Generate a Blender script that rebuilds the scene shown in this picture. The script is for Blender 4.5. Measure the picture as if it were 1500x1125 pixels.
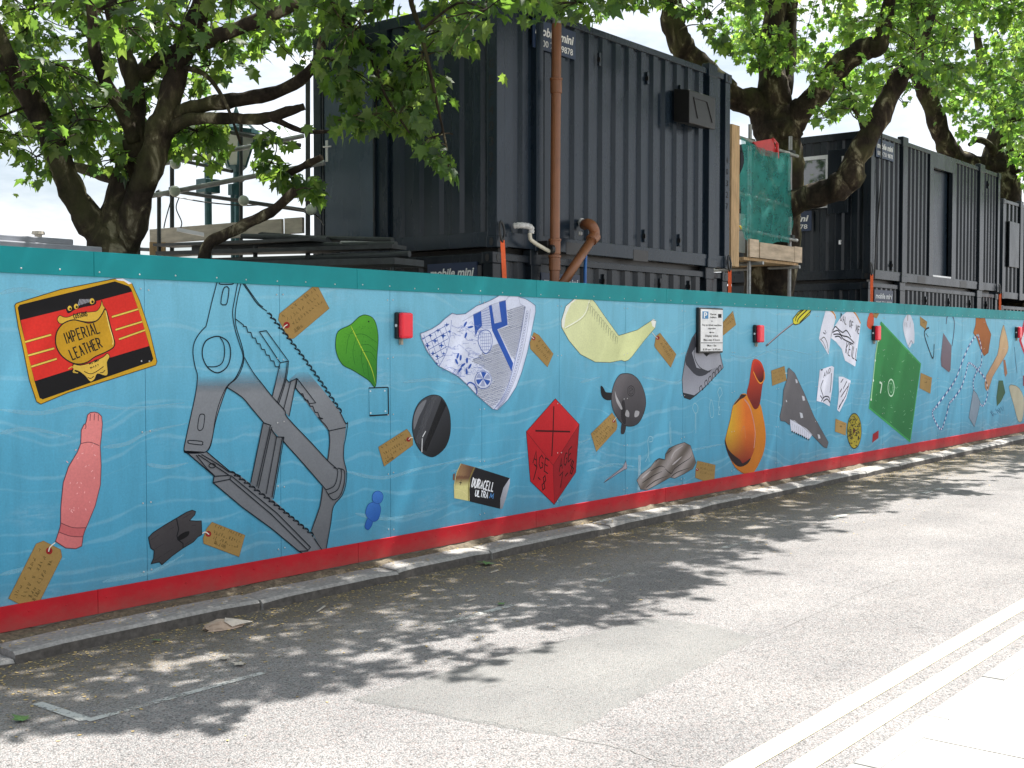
import bpy, bmesh, math, random
import numpy as np
from mathutils import Vector, Matrix
from mathutils.geometry import tessellate_polygon

# ---------------------------------------------------------------- camera, sky, sun, exposure
for o in list(bpy.data.objects):
    bpy.data.objects.remove(o)
scene = bpy.context.scene
COL = scene.collection
R = math.radians
FPX, CXP, CYP = 1770.0, 750.0, 562.5            # focal length and centre in photo pixels (1500 wide)
YAW = math.atan(1420.0 / FPX)                   # the hoarding runs along +X, road on its -Y side
PITCH = math.atan(62.5 / FPX)
WALL_B, WALL_H = 0.13, 2.44
CAM = np.array([0.0, -7.31, 1.97])
FW = np.array([math.cos(YAW) * math.cos(PITCH), math.sin(YAW) * math.cos(PITCH), -math.sin(PITCH)])
RT = np.array([math.sin(YAW), -math.cos(YAW), 0.0])
UP = np.cross(RT, FW)
cd = bpy.data.cameras.new('camera')
cam = bpy.data.objects.new('camera', cd)
COL.objects.link(cam)
cd.sensor_width = 36.0
cd.lens = FPX / 1500.0 * 36.0
cd.clip_end = 4000.0
cam.matrix_world = Matrix(((RT[0], UP[0], -FW[0], CAM[0]), (RT[1], UP[1], -FW[1], CAM[1]),
                           (RT[2], UP[2], -FW[2], CAM[2]), (0, 0, 0, 1)))
scene.camera = cam
scene.render.resolution_x, scene.render.resolution_y = 1024, 768

SUN_EL, SUN_AZ = R(61.0), R(-5.2)               # azimuth measured from +X towards +Y
TO_SUN = Vector((math.cos(SUN_EL) * math.cos(SUN_AZ), math.cos(SUN_EL) * math.sin(SUN_AZ), math.sin(SUN_EL)))
world = bpy.data.worlds.new('World')
scene.world = world
world.use_nodes = True
wn, wl = world.node_tree.nodes, world.node_tree.links
wn.clear()
sky = wn.new('ShaderNodeTexSky'); sky.sky_type = 'NISHITA'; sky.sun_disc = False
sky.sun_elevation = SUN_EL; sky.sun_rotation = R(90) - SUN_AZ
sky.air_density = 1.0; sky.dust_density = 2.0; sky.ozone_density = 1.0
tc = wn.new('ShaderNodeTexCoord')
mp = wn.new('ShaderNodeMapping'); mp.inputs['Scale'].default_value = (1.6, 1.6, 5.0)
nz = wn.new('ShaderNodeTexNoise'); nz.inputs['Scale'].default_value = 1.7; nz.inputs['Detail'].default_value = 7
nz.inputs['Roughness'].default_value = 0.6
cr = wn.new('ShaderNodeValToRGB')
cr.color_ramp.elements[0].position = 0.29; cr.color_ramp.elements[1].position = 0.56
mx = wn.new('ShaderNodeMixRGB'); mx.inputs[2].default_value = (9.5, 9.8, 10.3, 1)
bg = wn.new('ShaderNodeBackground'); bg.inputs['Strength'].default_value = 0.055
out = wn.new('ShaderNodeOutputWorld')
wl.new(tc.outputs['Generated'], mp.inputs['Vector']); wl.new(mp.outputs[0], nz.inputs['Vector'])
wl.new(nz.outputs['Fac'], cr.inputs[0]); wl.new(cr.outputs[0], mx.inputs[0])
wl.new(sky.outputs[0], mx.inputs[1]); wl.new(mx.outputs[0], bg.inputs['Color']); wl.new(bg.outputs[0], out.inputs[0])

sd = bpy.data.lights.new('sun', 'SUN'); sd.energy = 5.0; sd.angle = R(0.53); sd.color = (1.0, 0.965, 0.92)
sun = bpy.data.objects.new('sun', sd); COL.objects.link(sun)
sun.rotation_euler = TO_SUN.to_track_quat('Z', 'Y').to_euler()
vs = scene.view_settings
vs.view_transform = 'Standard'; vs.look = 'None'; vs.gamma = 1.0; vs.use_curve_mapping = False
vs.exposure = 1.40

# ---------------------------------------------------------------- helpers
rng = np.random.default_rng(7)
random.seed(7)
LOC = {}

def ray(x, y): return FW + RT * (x - CXP) / FPX - UP * (y - CYP) / FPX
def on_y(x, y, Y=0.0):
    r = ray(x, y); return CAM + r * ((Y - CAM[1]) / r[1])
def at(x, y, d): return CAM + ray(x, y) * d
def project(P):
    V = np.asarray(P, float) - CAM
    z = V @ FW
    return CXP + FPX * (V @ RT) / z, CYP - FPX * (V @ UP) / z, z

def lin(r, g, b, k=1.0):
    f = lambda c: (c / 12.92 if c <= 0.04045 else ((c + 0.055) / 1.055) ** 2.4) * k
    return (f(r / 255), f(g / 255), f(b / 255))

def link(o, parent=None):
    COL.objects.link(o)
    if parent is not None:
        o.parent = parent
        LOC[o.name] = LOC[parent.name]
    return o

def thing(name, label, cat, loc=(0, 0, 0), group=None):
    o = bpy.data.objects.new(name, None)
    o.empty_display_size = 0.1
    COL.objects.link(o)
    o.location = loc
    LOC[o.name] = np.array(loc, float)
    o['label'] = label; o['category'] = cat
    if group: o['group'] = group
    return o

def tag(o, label=None, cat=None, group=None, kind=None):
    if label: o['label'] = label
    if cat: o['category'] = cat
    if group: o['group'] = group
    if kind: o['kind'] = kind
    return o

class MB:
    """collects shapes in world space, builds ONE mesh object"""
    def __init__(s): s.v = []; s.f = []; s.m = []
    def add(s, vs_, fs_, mi=0):
        n = len(s.v); s.v.extend(vs_.tolist() if isinstance(vs_, np.ndarray) else [tuple(map(float, p)) for p in vs_])
        for f in fs_:
            s.f.append(tuple(i + n for i in f)); s.m.append(mi)
        return s
    def box(s, lo, hi, mi=0):
        x0, y0, z0 = lo; x1, y1, z1 = hi
        return s.add([(x0, y0, z0), (x1, y0, z0), (x1, y1, z0), (x0, y1, z0), (x0, y0, z1), (x1, y0, z1), (x1, y1, z1), (x0, y1, z1)],
                     [(0, 3, 2, 1), (4, 5, 6, 7), (0, 1, 5, 4), (1, 2, 6, 5), (2, 3, 7, 6), (3, 0, 4, 7)], mi)
    def obox(s, c, ux, uy, uz, mi=0):
        c, ux, uy, uz = map(lambda a: np.asarray(a, float), (c, ux, uy, uz))
        P = [c + a * ux + b * uy + d * uz for d in (-1, 1) for (a, b) in ((-1, -1), (1, -1), (1, 1), (-1, 1))]
        return s.add(P, [(0, 3, 2, 1), (4, 5, 6, 7), (0, 1, 5, 4), (1, 2, 6, 5), (2, 3, 7, 6), (3, 0, 4, 7)], mi)
    def bar(s, p0, p1, w, h, mi=0):
        p0, p1 = np.asarray(p0, float), np.asarray(p1, float)
        d = p1 - p0; L = np.linalg.norm(d); d /= L
        u = np.cross(d, (0, 0, 1.0))
        if np.linalg.norm(u) < 1e-4: u = np.array([1.0, 0, 0])
        u /= np.linalg.norm(u); v = np.cross(u, d)
        return s.obox((p0 + p1) / 2, d * L / 2, u * w / 2, v * h / 2, mi)
    def tube(s, pts, radii, n=10, mi=0, cap=True):
        pts = np.asarray(pts, float); m = len(pts)
        if np.isscalar(radii): radii = [radii] * m
        t = np.gradient(pts, axis=0); t /= np.linalg.norm(t, axis=1)[:, None] + 1e-12
        u = np.cross(t[0], (0, 0, 1.0))
        if np.linalg.norm(u) < 1e-3: u = np.cross(t[0], (0, 1.0, 0))
        u /= np.linalg.norm(u)
        V = []
        ang = np.arange(n) * 2 * math.pi / n
        for i in range(m):
            u = u - t[i] * (u @ t[i]); u /= np.linalg.norm(u); w = np.cross(t[i], u)
            V.append(pts[i] + radii[i] * (np.cos(ang)[:, None] * u + np.sin(ang)[:, None] * w))
        V = np.concatenate(V)
        F = [(i * n + j, i * n + (j + 1) % n, (i + 1) * n + (j + 1) % n, (i + 1) * n + j) for i in range(m - 1) for j in range(n)]
        if cap:
            F.append(tuple(range(n - 1, -1, -1))); F.append(tuple(range((m - 1) * n, m * n)))
        return s.add(V, F, mi)
    def cyl(s, p0, p1, r, n=12, mi=0): return s.tube([p0, p1], r, n, mi)
    def ball(s, c, r, n=10, mi=0, sz=1.0):
        c = np.asarray(c, float)
        k = n // 2 + 1
        pts = [c + (0, 0, -math.cos(math.pi * i / (k - 1)) * r * sz) for i in range(k)]
        rad = [max(1e-4, math.sin(math.pi * i / (k - 1)) * r) for i in range(k)]
        return s.tube(pts, rad, n, mi)
    def build(s, name, mats, parent=None, smooth=False, bevel=0.0):
        me = bpy.data.meshes.new(name)
        off = LOC[parent.name] if parent is not None else np.zeros(3)
        me.from_pydata((np.array(s.v, float).reshape(-1, 3) - off).tolist(), [], s.f)
        if not isinstance(mats, (list, tuple)): mats = [mats]
        for m in mats: me.materials.append(m)
        if len(mats) > 1: me.polygons.foreach_set('material_index', s.m)
        if smooth:
            me.polygons.foreach_set('use_smooth', [True] * len(me.polygons))
        me.update()
        o = bpy.data.objects.new(name, me)
        link(o, parent)
        if parent is None: LOC[o.name] = np.zeros(3)
        if bevel:
            b = o.modifiers.new('bevel', 'BEVEL'); b.width = bevel; b.segments = 2; b.limit_method = 'ANGLE'
        return o

def catmull(pts, closed=False, k=6):
    P = np.asarray(pts, float); n = len(P); out_ = []
    rngi = range(n) if closed else range(n - 1)
    for i in rngi:
        if closed: p0, p1, p2, p3 = P[i - 1], P[i], P[(i + 1) % n], P[(i + 2) % n]
        else: p0, p1, p2, p3 = P[max(i - 1, 0)], P[i], P[i + 1], P[min(i + 2, n - 1)]
        for j in range(k):
            t = j / k
            out_.append(0.5 * ((2 * p1) + (-p0 + p2) * t + (2 * p0 - 5 * p1 + 4 * p2 - p3) * t * t + (-p0 + 3 * p1 - 3 * p2 + p3) * t ** 3))
    if not closed: out_.append(P[-1])
    return np.array(out_)

# ---------------------------------------------------------------- materials
def new_mat(name):
    m = bpy.data.materials.new(name); m.use_nodes = True
    n, l = m.node_tree.nodes, m.node_tree.links
    return m, n, l, n['Principled BSDF']

def ramp(n, stops):
    r = n.new('ShaderNodeValToRGB'); e = r.color_ramp.elements
    while len(e) < len(stops): e.new(0.5)
    for i, (p, c) in enumerate(stops):
        e[i].position = p; e[i].color = (*c, 1) if len(c) == 3 else c
    return r

def noise(n, l, scale, detail=4, rough=0.55, vec=None, coord='Object', mscale=None, dist=0.0):
    if vec is None:
        t = n.new('ShaderNodeTexCoord'); vec = t.outputs[coord]
    if mscale:
        mm = n.new('ShaderNodeMapping'); mm.inputs['Scale'].default_value = mscale
        l.new(vec, mm.inputs['Vector']); vec = mm.outputs[0]
    x = n.new('ShaderNodeTexNoise'); x.inputs['Scale'].default_value = scale
    x.inputs['Detail'].default_value = detail; x.inputs['Roughness'].default_value = rough
    x.inputs['Distortion'].default_value = dist
    l.new(vec, x.inputs['Vector'])
    return x

def mix(n, l, fac, a, b, mode='MIX'):
    x = n.new('ShaderNodeMixRGB'); x.blend_type = mode
    for i, s in ((0, fac), (1, a), (2, b)):
        if hasattr(s, 'links'): l.new(s, x.inputs[i])
        elif i == 0: x.inputs[0].default_value = s
        else: x.inputs[i].default_value = (*s, 1)
    return x.outputs[0]

def math_(n, l, op, a, b=None, c=None):
    x = n.new('ShaderNodeMath'); x.operation = op
    for i, s in enumerate((a, b, c)):
        if s is None: continue
        if hasattr(s, 'links'): l.new(s, x.inputs[i])
        else: x.inputs[i].default_value = s
    return x.outputs[0]

def bump(n, l, p, h, strength=0.3, dist=0.01):
    b = n.new('ShaderNodeBump'); b.inputs['Strength'].default_value = strength; b.inputs['Distance'].default_value = dist
    l.new(h, b.inputs['Height']); l.new(b.outputs[0], p.inputs['Normal'])

def simple(name, c, rough=0.5, var=0.15, scale=6.0, metal=0.0, bmp=0.0, coord='Object', mscale=None, spec=0.5):
    m, n, l, p = new_mat(name)
    x = noise(n, l, scale, 5, 0.6, coord=coord, mscale=mscale)
    d = tuple(max(0, a * (1 - var)) for a in c); e = tuple(min(1, a * (1 + var)) for a in c)
    r = ramp(n, [(0.3, d), (0.7, e)])
    l.new(x.outputs['Fac'], r.inputs[0]); l.new(r.outputs[0], p.inputs['Base Color'])
    p.inputs['Roughness'].default_value = rough; p.inputs['Metallic'].default_value = metal
    p.inputs['Specular IOR Level'].default_value = spec
    if bmp: bump(n, l, p, x.outputs['Fac'], bmp, 0.01)
    return m

M = {}
# worn print / paint of the mural: colour comes from the drawn shapes, wear from noise
def print_mat(name, fade=False):
    m, n, l, p = new_mat(name)
    a = n.new('ShaderNodeVertexColor'); a.layer_name = 'Col'
    g = n.new('ShaderNodeNewGeometry')
    x = noise(n, l, 55, 5, 0.7, vec=g.outputs['Position'])
    y = noise(n, l, 3.0, 3, 0.6, vec=g.outputs['Position'])
    r1 = ramp(n, [(0.3, (0.86,) * 3), (0.62, (1.0,) * 3)]); l.new(x.outputs['Fac'], r1.inputs[0])
    r2 = ramp(n, [(0.3, (0.9,) * 3), (0.7, (1.04,) * 3)]); l.new(y.outputs['Fac'], r2.inputs[0])
    c = mix(n, l, 1.0, a.outputs['Color'], r1.outputs[0], 'MULTIPLY')
    c = mix(n, l, 1.0, c, r2.outputs[0], 'MULTIPLY')
    s = noise(n, l, 14, 6, 0.75, vec=g.outputs['Position'])
    r3 = ramp(n, [(0.68, (0, 0, 0)), (0.76, (0.35,) * 3)]); l.new(s.outputs['Fac'], r3.inputs[0])
    c = mix(n, l, r3.outputs[0], c, (0.5, 0.52, 0.55))
    l.new(c, p.inputs['Base Color'])
    p.inputs['Roughness'].default_value = 0.6; p.inputs['Specular IOR Level'].default_value = 0.14
    if fade:
        l.new(a.outputs['Alpha'], p.inputs['Alpha'])
    return m
M['print'] = print_mat('mural_print'); M['fade'] = print_mat('mural_fade', True)

# painted plywood of the hoarding: blue with loose pale wave strokes and dry-brushed patches
def panel_mat():
    m, n, l, p = new_mat('hoarding_blue_paint')
    g = n.new('ShaderNodeNewGeometry')
    sp = n.new('ShaderNodeSeparateXYZ'); l.new(g.outputs['Position'], sp.inputs[0])
    X, Z = sp.outputs['X'], sp.outputs['Z']
    cmb = n.new('ShaderNodeCombineXYZ'); l.new(X, cmb.inputs[0]); l.new(math_(n, l, 'MULTIPLY', Z, 0.6), cmb.inputs[2])
    w1 = noise(n, l, 0.75, 2, 0.45, vec=cmb.outputs[0])
    w2 = noise(n, l, 3.2, 2, 0.5, vec=cmb.outputs[0])
    v = math_(n, l, 'MULTIPLY_ADD', w1.outputs['Fac'], 0.62, Z)
    v = math_(n, l, 'MULTIPLY_ADD', w2.outputs['Fac'], 0.075, v)
    masks = []
    for per, ph, wd, seed in ((0.285, 0.0, 0.085, 3.0), (0.335, 0.13, 0.06, 11.0)):
        t = math_(n, l, 'MULTIPLY_ADD', v, 1 / per, ph)
        fr = math_(n, l, 'FRACT', t)
        d = math_(n, l, 'ABSOLUTE', math_(n, l, 'SUBTRACT', fr, 0.5))
        fl = math_(n, l, 'FLOOR', t)
        c2 = n.new('ShaderNodeCombineXYZ')
        l.new(math_(n, l, 'MULTIPLY', X, 0.75), c2.inputs[0]); l.new(math_(n, l, 'MULTIPLY_ADD', fl, 7.31, seed), c2.inputs[1])
        nm = noise(n, l, 1.0, 3, 0.6, vec=c2.outputs[0])
        half = math_(n, l, 'MULTIPLY', math_(n, l, 'SUBTRACT', nm.outputs['Fac'], 0.40), wd * 4.2)
        e = math_(n, l, 'SUBTRACT', math_(n, l, 'MINIMUM', half, wd), d)
        mm_ = n.new('ShaderNodeMapRange'); mm_.inputs[1].default_value = -0.012; mm_.inputs[2].default_value = 0.03
        l.new(e, mm_.inputs[0]); masks.append(mm_.outputs[0])
    mask = math_(n, l, 'MAXIMUM', masks[0], masks[1])
    br = noise(n, l, 5, 6, 0.7, vec=g.outputs['Position'], mscale=(1, 1, 6))
    rb = ramp(n, [(0.25, (0.25,) * 3), (0.7, (1,) * 3)]); l.new(br.outputs['Fac'], rb.inputs[0])
    mask = math_(n, l, 'MULTIPLY', mask, rb.outputs[0])
    # deeper blue low, paler high (the mural's own water gradient)
    zr = n.new('ShaderNodeMapRange'); zr.inputs[1].default_value = 0.25; zr.inputs[2].default_value = 2.45
    l.new(math_(n, l, 'MULTIPLY_ADD', w2.outputs['Fac'], 0.35, Z), zr.inputs[0])
    base = ramp(n, [(0.0, lin(*BLUE_LO)), (0.55, lin(*BLUE_MID)), (1.0, lin(*BLUE_HI))]); l.new(zr.outputs[0], base.inputs[0])
    c = mix(n, l, math_(n, l, 'MULTIPLY', mask, 0.23), base.outputs[0], lin(178, 214, 226))
    # dry-brushed pale clouds
    cl = noise(n, l, 0.8, 3, 0.5, vec=g.outputs['Position'], mscale=(1, 1, 2.6))
    rc = ramp(n, [(0.58, (0,) * 3), (0.75, (1,) * 3)]); l.new(cl.outputs['Fac'], rc.inputs[0])
    st = noise(n, l, 9, 7, 0.75, vec=g.outputs['Position'], mscale=(1, 1, 4))
    rs = ramp(n, [(0.42, (0,) * 3), (0.72, (1,) * 3)]); l.new(st.outputs['Fac'], rs.inputs[0])
    c = mix(n, l, math_(n, l, 'MULTIPLY', math_(n, l, 'MULTIPLY', rc.outputs[0], rs.outputs[0]), 0.42), c, lin(196, 214, 226))
    # grime low down and in runs, weathered speckle
    gr = noise(n, l, 2.2, 6, 0.7, vec=g.outputs['Position'], mscale=(3, 1, 0.5))
    rg = ramp(n, [(0.45, (1,) * 3), (0.8, (0.78, 0.79, 0.78))]); l.new(gr.outputs['Fac'], rg.inputs[0])
    c = mix(n, l, 1.0, c, rg.outputs[0], 'MULTIPLY')
    sd_ = n.new('ShaderNodeMapRange'); sd_.inputs[1].default_value = 0.62; sd_.inputs[2].default_value = 0.22
    sn = noise(n, l, 6, 7, 0.75, vec=g.outputs['Position'], mscale=(1, 1, .6)); l.new(math_(n, l, 'MULTIPLY_ADD', sn.outputs['Fac'], 0.5, math_(n, l, 'SUBTRACT', Z, 0.22)), sd_.inputs[0])
    c = mix(n, l, math_(n, l, 'MULTIPLY', sd_.outputs[0], 0.28), c, (0.16, 0.15, 0.13))
    fs = noise(n, l, 70, 3, 0.7, vec=g.outputs['Position'])
    rf = ramp(n, [(0.3, (0.9,) * 3), (0.7, (1.06,) * 3)]); l.new(fs.outputs['Fac'], rf.inputs[0])
    c = mix(n, l, 1.0, c, rf.outputs[0], 'MULTIPLY')
    l.new(c, p.inputs['Base Color'])
    p.inputs['Roughness'].default_value = 0.5; p.inputs['Specular IOR Level'].default_value = 0.35
    bump(n, l, p, fs.outputs['Fac'], 0.08, 0.004)
    return m
BLUE_LO, BLUE_MID, BLUE_HI = (64, 150, 184), (78, 163, 196), (112, 185, 212)
M['panel'] = panel_mat()
M['teal'] = simple('teal_paint', lin(16, 134, 140), 0.5, 0.1, 3, bmp=0.05, spec=0.2)
M['red'] = simple('red_paint', lin(182, 26, 38), 0.5, 0.14, 4, bmp=0.05, spec=0.2)
def dirty_red():
    m, n, l, p = new_mat('scuffed_red_paint'); g = n.new('ShaderNodeNewGeometry'); sp = n.new('ShaderNodeSeparateXYZ'); l.new(g.outputs['Position'], sp.inputs[0])
    a = noise(n, l, 4, 5, 0.6, vec=g.outputs['Position']); c0 = lin(182, 26, 38)
    r = ramp(n, [(0.3, tuple(q * .86 for q in c0)), (0.7, tuple(q * 1.1 for q in c0))]); l.new(a.outputs['Fac'], r.inputs[0])
    b = noise(n, l, 11, 8, 0.8, vec=g.outputs['Position'], mscale=(.6, 1, 1)); mr = n.new('ShaderNodeMapRange'); mr.inputs[1].default_value = .34; mr.inputs[2].default_value = .10
    l.new(math_(n, l, 'MULTIPLY_ADD', b.outputs['Fac'], 0.30, math_(n, l, 'SUBTRACT', sp.outputs['Z'], 0.06)), mr.inputs[0])
    c = mix(n, l, math_(n, l, 'MULTIPLY', mr.outputs[0], 0.6), r.outputs[0], (0.17, 0.13, 0.10))
    l.new(c, p.inputs['Base Color']); p.inputs['Roughness'].default_value = .55; p.inputs['Specular IOR Level'].default_value = .2
    bump(n, l, p, b.outputs['Fac'], .05, .004)
    return m
M['red'] = dirty_red()
M['screw'] = simple('screw_zinc', (0.55, 0.55, 0.55), 0.35, 0.2, 40, metal=0.6)

def asphalt(name, base, spread, dirt_and_shade=True, sc=1.0):
    m, n, l, p = new_mat(name)
    g = n.new('ShaderNodeNewGeometry'); P = g.outputs['Position']
    vo = n.new('ShaderNodeTexVoronoi'); vo.inputs['Scale'].default_value = 105 * sc; l.new(P, vo.inputs['Vector'])
    sp = n.new('ShaderNodeSeparateColor'); l.new(vo.outputs['Color'], sp.inputs[0])
    b = base
    stone = ramp(n, [(0.0, tuple(x * (1 - spread) for x in b)), (0.3, b), (0.62, tuple(x * (1 + spread * .45) for x in b)),
                     (0.9, (b[0] * 1.15, b[1] * 1.0, b[2] * .96)), (1.0, tuple(min(1, x * (1 + spread * 1.1)) for x in b))])
    l.new(sp.outputs[0], stone.inputs[0])
    gap = ramp(n, [(0.45, (1,) * 3), (0.9, (0.55,) * 3)])
    l.new(math_(n, l, 'MULTIPLY', vo.outputs['Distance'], 1.0), gap.inputs[0])
    c = mix(n, l, 0.8, stone.outputs[0], gap.outputs[0], 'MULTIPLY')
    pit = noise(n, l, 34 * sc, 3, 0.6, vec=P)
    rp = ramp(n, [(0.62, (1,) * 3), (0.72, (0.35, 0.32, 0.3))]); l.new(pit.outputs['Fac'], rp.inputs[0])
    c = mix(n, l, 0.85, c, rp.outputs[0], 'MULTIPLY')
    big = noise(n, l, 0.9, 6, 0.65, vec=P)
    rbg = ramp(n, [(0.3, (0.84, 0.84, 0.84)), (0.7, (1.1, 1.09, 1.07))]); l.new(big.outputs['Fac'], rbg.inputs[0])
    c = mix(n, l, 1.0, c, rbg.outputs[0], 'MULTIPLY')
    s0 = n.new('ShaderNodeSeparateXYZ'); l.new(P, s0.inputs[0])      # tyre-polished tracks, drips and old stains
    trk = math_(n, l, 'SINE', math_(n, l, 'MULTIPLY_ADD', s0.outputs['Y'], 3.6, 0.7))
    st1 = noise(n, l, 1.7, 5, 0.7, vec=P, mscale=(0.35, 1, 1)); st2 = noise(n, l, 4.5, 3, 0.55, vec=P)
    r1 = ramp(n, [(0.25, (0.9,) * 3), (0.75, (1.08,) * 3)]); l.new(math_(n, l, 'MULTIPLY_ADD', trk, 0.16, st1.outputs['Fac']), r1.inputs[0])
    r2 = ramp(n, [(0.66, (1,) * 3), (0.74, (0.72, 0.71, 0.7))]); l.new(st2.outputs['Fac'], r2.inputs[0])
    c = mix(n, l, 1.0, c, r1.outputs[0], 'MULTIPLY'); c = mix(n, l, 0.8, c, r2.outputs[0], 'MULTIPLY')
    if dirt_and_shade:   # ochre tree dust swept into the gutter
        s2 = n.new('ShaderNodeSeparateXYZ'); l.new(P, s2.inputs[0])
        mr = n.new('ShaderNodeMapRange'); mr.inputs[1].default_value = -1.9; mr.inputs[2].default_value = -0.5
        l.new(s2.outputs['Y'], mr.inputs[0])
        dn = noise(n, l, 2.6, 6, 0.7, vec=P)
        dd = ramp(n, [(0.28, (0,) * 3), (0.6, (1,) * 3)]); l.new(dn.outputs['Fac'], dd.inputs[0])
        fine = noise(n, l, 60, 2, 0.6, vec=P)
        df = ramp(n, [(0.42, (0,) * 3), (0.6, (1,) * 3)]); l.new(fine.outputs['Fac'], df.inputs[0])
        f = math_(n, l, 'MULTIPLY', math_(n, l, 'MULTIPLY', mr.outputs[0], dd.outputs[0]), df.outputs[0])
        c = mix(n, l, math_(n, l, 'MULTIPLY', f, 0.95), c, (0.25, 0.19, 0.095))
        gut = n.new('ShaderNodeMapRange'); gut.inputs[1].default_value = -1.3; gut.inputs[2].default_value = -0.4
        l.new(math_(n, l, 'MULTIPLY_ADD', big.outputs['Fac'], 0.5, math_(n, l, 'SUBTRACT', s2.outputs['Y'], 0.25)), gut.inputs[0])
        c = mix(n, l, math_(n, l, 'MULTIPLY', gut.outputs[0], 0.6), c, (0.075, 0.064, 0.05))  # dark brown dirt by the kerb, also deepening the shade there in the colour
    l.new(c, p.inputs['Base Color'])
    p.inputs['Roughness'].default_value = 0.9; p.inputs['Specular IOR Level'].default_value = 0.25
    h = math_(n, l, 'MULTIPLY_ADD', vo.outputs['Distance'], -1.0, math_(n, l, 'MULTIPLY', pit.outputs['Fac'], -0.6))
    bump(n, l, p, h, 0.75, 0.012)
    return m
M['road'] = asphalt('old_asphalt', (0.238, 0.235, 0.233), 0.5)
M['patch'] = asphalt('asphalt_patch', (0.24, 0.243, 0.237), 0.34, dirt_and_shade=False, sc=1.7)
M['earth'] = simple('dusty_earth', (0.11, 0.09, 0.06), 0.95, 0.5, 30, bmp=0.8, coord='Object')
M['kerb'] = simple('worn_granite', (0.26, 0.25, 0.235), 0.85, 0.28, 34, bmp=0.35)
M['kerbfront'] = simple('dark_kerb_face', (0.075, 0.068, 0.06), 0.9, 0.4, 22, bmp=0.4)  # darker stone colour for the front faces of the far kerb
M['nearkerb'] = simple('near_kerb_stone', (0.27, 0.265, 0.25), 0.85, 0.2, 14, bmp=0.3)
M['slab'] = simple('concrete_paving', (0.37, 0.36, 0.335), 0.85, 0.2, 14, bmp=0.3)
M['ground'] = simple('ground_dirt', (0.2, 0.18, 0.15), 0.95, 0.25, 1.5)

def worn_paint(name, c, thresh):
    m, n, l, p = new_mat(name)
    g = n.new('ShaderNodeNewGeometry')
    x = noise(n, l, 38, 5, 0.75, vec=g.outputs['Position'])
    y = noise(n, l, 3, 3, 0.6, vec=g.outputs['Position'])
    s = math_(n, l, 'MULTIPLY_ADD', y.outputs['Fac'], 0.7, x.outputs['Fac'])
    r = ramp(n, [(thresh - 0.05, (1,) * 3), (thresh + 0.05, (0,) * 3)]); l.new(math_(n, l, 'MULTIPLY', s, 0.6), r.inputs[0])
    l.new(r.outputs[0], p.inputs['Alpha'])
    v = ramp(n, [(0.3, tuple(a * .8 for a in c)), (0.7, c)]); l.new(x.outputs['Fac'], v.inputs[0])
    l.new(v.outputs[0], p.inputs['Base Color']); p.inputs['Roughness'].default_value = 0.8
    return m
M['white_line'] = worn_paint('worn_white_line', (0.5, 0.5, 0.47), 0.52)
M['yellow_line'] = worn_paint('faded_yellow_line', (0.74, 0.67, 0.40), 0.84)

def steel_paint(name, c):
    m, n, l, p = new_mat(name)
    g = n.new('ShaderNodeNewGeometry'); P = g.outputs['Position']
    a = noise(n, l, 1.2, 6, 0.65, vec=P, mscale=(2, 2, 0.5)); b = noise(n, l, 45, 4, 0.7, vec=P)
    r = ramp(n, [(0.3, tuple(x * .82 for x in c)), (0.7, tuple(x * 1.2 for x in c))]); l.new(a.outputs['Fac'], r.inputs[0])
    s = noise(n, l, 7, 8, 0.8, vec=P, mscale=(3, 3, 0.6))
    rs = ramp(n, [(0.62, (0,) * 3), (0.78, (0.55,) * 3)]); l.new(s.outputs['Fac'], rs.inputs[0])
    cc = mix(n, l, rs.outputs[0], r.outputs[0], tuple(min(1, x * 2.6 + 0.01) for x in c))
    rn = noise(n, l, 3.3, 9, 0.78, vec=P, mscale=(1.4, 1.4, 0.7)); rt = ramp(n, [(0.69, (0,) * 3), (0.73, (0.8,) * 3)]); l.new(rn.outputs['Fac'], rt.inputs[0])
    cc = mix(n, l, rt.outputs[0], cc, (0.055, 0.028, 0.016))
    l.new(cc, p.inputs['Base Color'])
    rr = ramp(n, [(0.3, (0.18,) * 3), (0.7, (0.36,) * 3)]); l.new(a.outputs['Fac'], rr.inputs[0]); l.new(rr.outputs[0], p.inputs['Roughness'])
    p.inputs['Specular IOR Level'].default_value = 0.33
    dent = noise(n, l, 2.2, 2, 0.5, vec=P)
    hh = math_(n, l, 'MULTIPLY_ADD', dent.outputs['Fac'], 6.0, math_(n, l, 'MULTIPLY', b.outputs['Fac'], 0.3))
    bump(n, l, p, hh, 0.22, 0.004)
    return m
M['steel'] = steel_paint('anthracite_container_paint', (0.0115, 0.0205, 0.033))
M['steel2'] = steel_paint('charcoal_container_paint', (0.0105, 0.0155, 0.022))
M['door'] = steel_paint('flat_steel_door_paint', (0.046, 0.070, 0.100))
M['black'] = simple('black_plastic', (0.012, 0.012, 0.013), 0.4, 0.2, 12)
M['navy'] = simple('navy_sign', (0.012, 0.028, 0.075), 0.4, 0.1, 5)
M['white'] = simple('white_vinyl', (0.72, 0.73, 0.74), 0.5, 0.06, 20)
M['greyprint'] = simple('stencil_black', (0.012, 0.013, 0.015), 0.7, 0.2, 20)
M['terra'] = simple('brown_soil_pipe', (0.205, 0.08, 0.034), 0.38, 0.16, 5)
M['cream_pipe'] = simple('cream_waste_pipe', (0.56, 0.53, 0.44), 0.45, 0.12, 9)
M['foil'] = simple('grey_lagging', (0.5, 0.5, 0.5), 0.6, 0.3, 30, bmp=0.4)
M['orange'] = simple('orange_webbing', (0.85, 0.13, 0.035), 0.7, 0.1, 40)
M['bluehose'] = simple('blue_hose', (0.02, 0.13, 0.42), 0.4, 0.1, 9)
M['galv'] = simple('galvanised_tube', (0.30, 0.31, 0.31), 0.45, 0.35, 9, metal=0.5)
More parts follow.
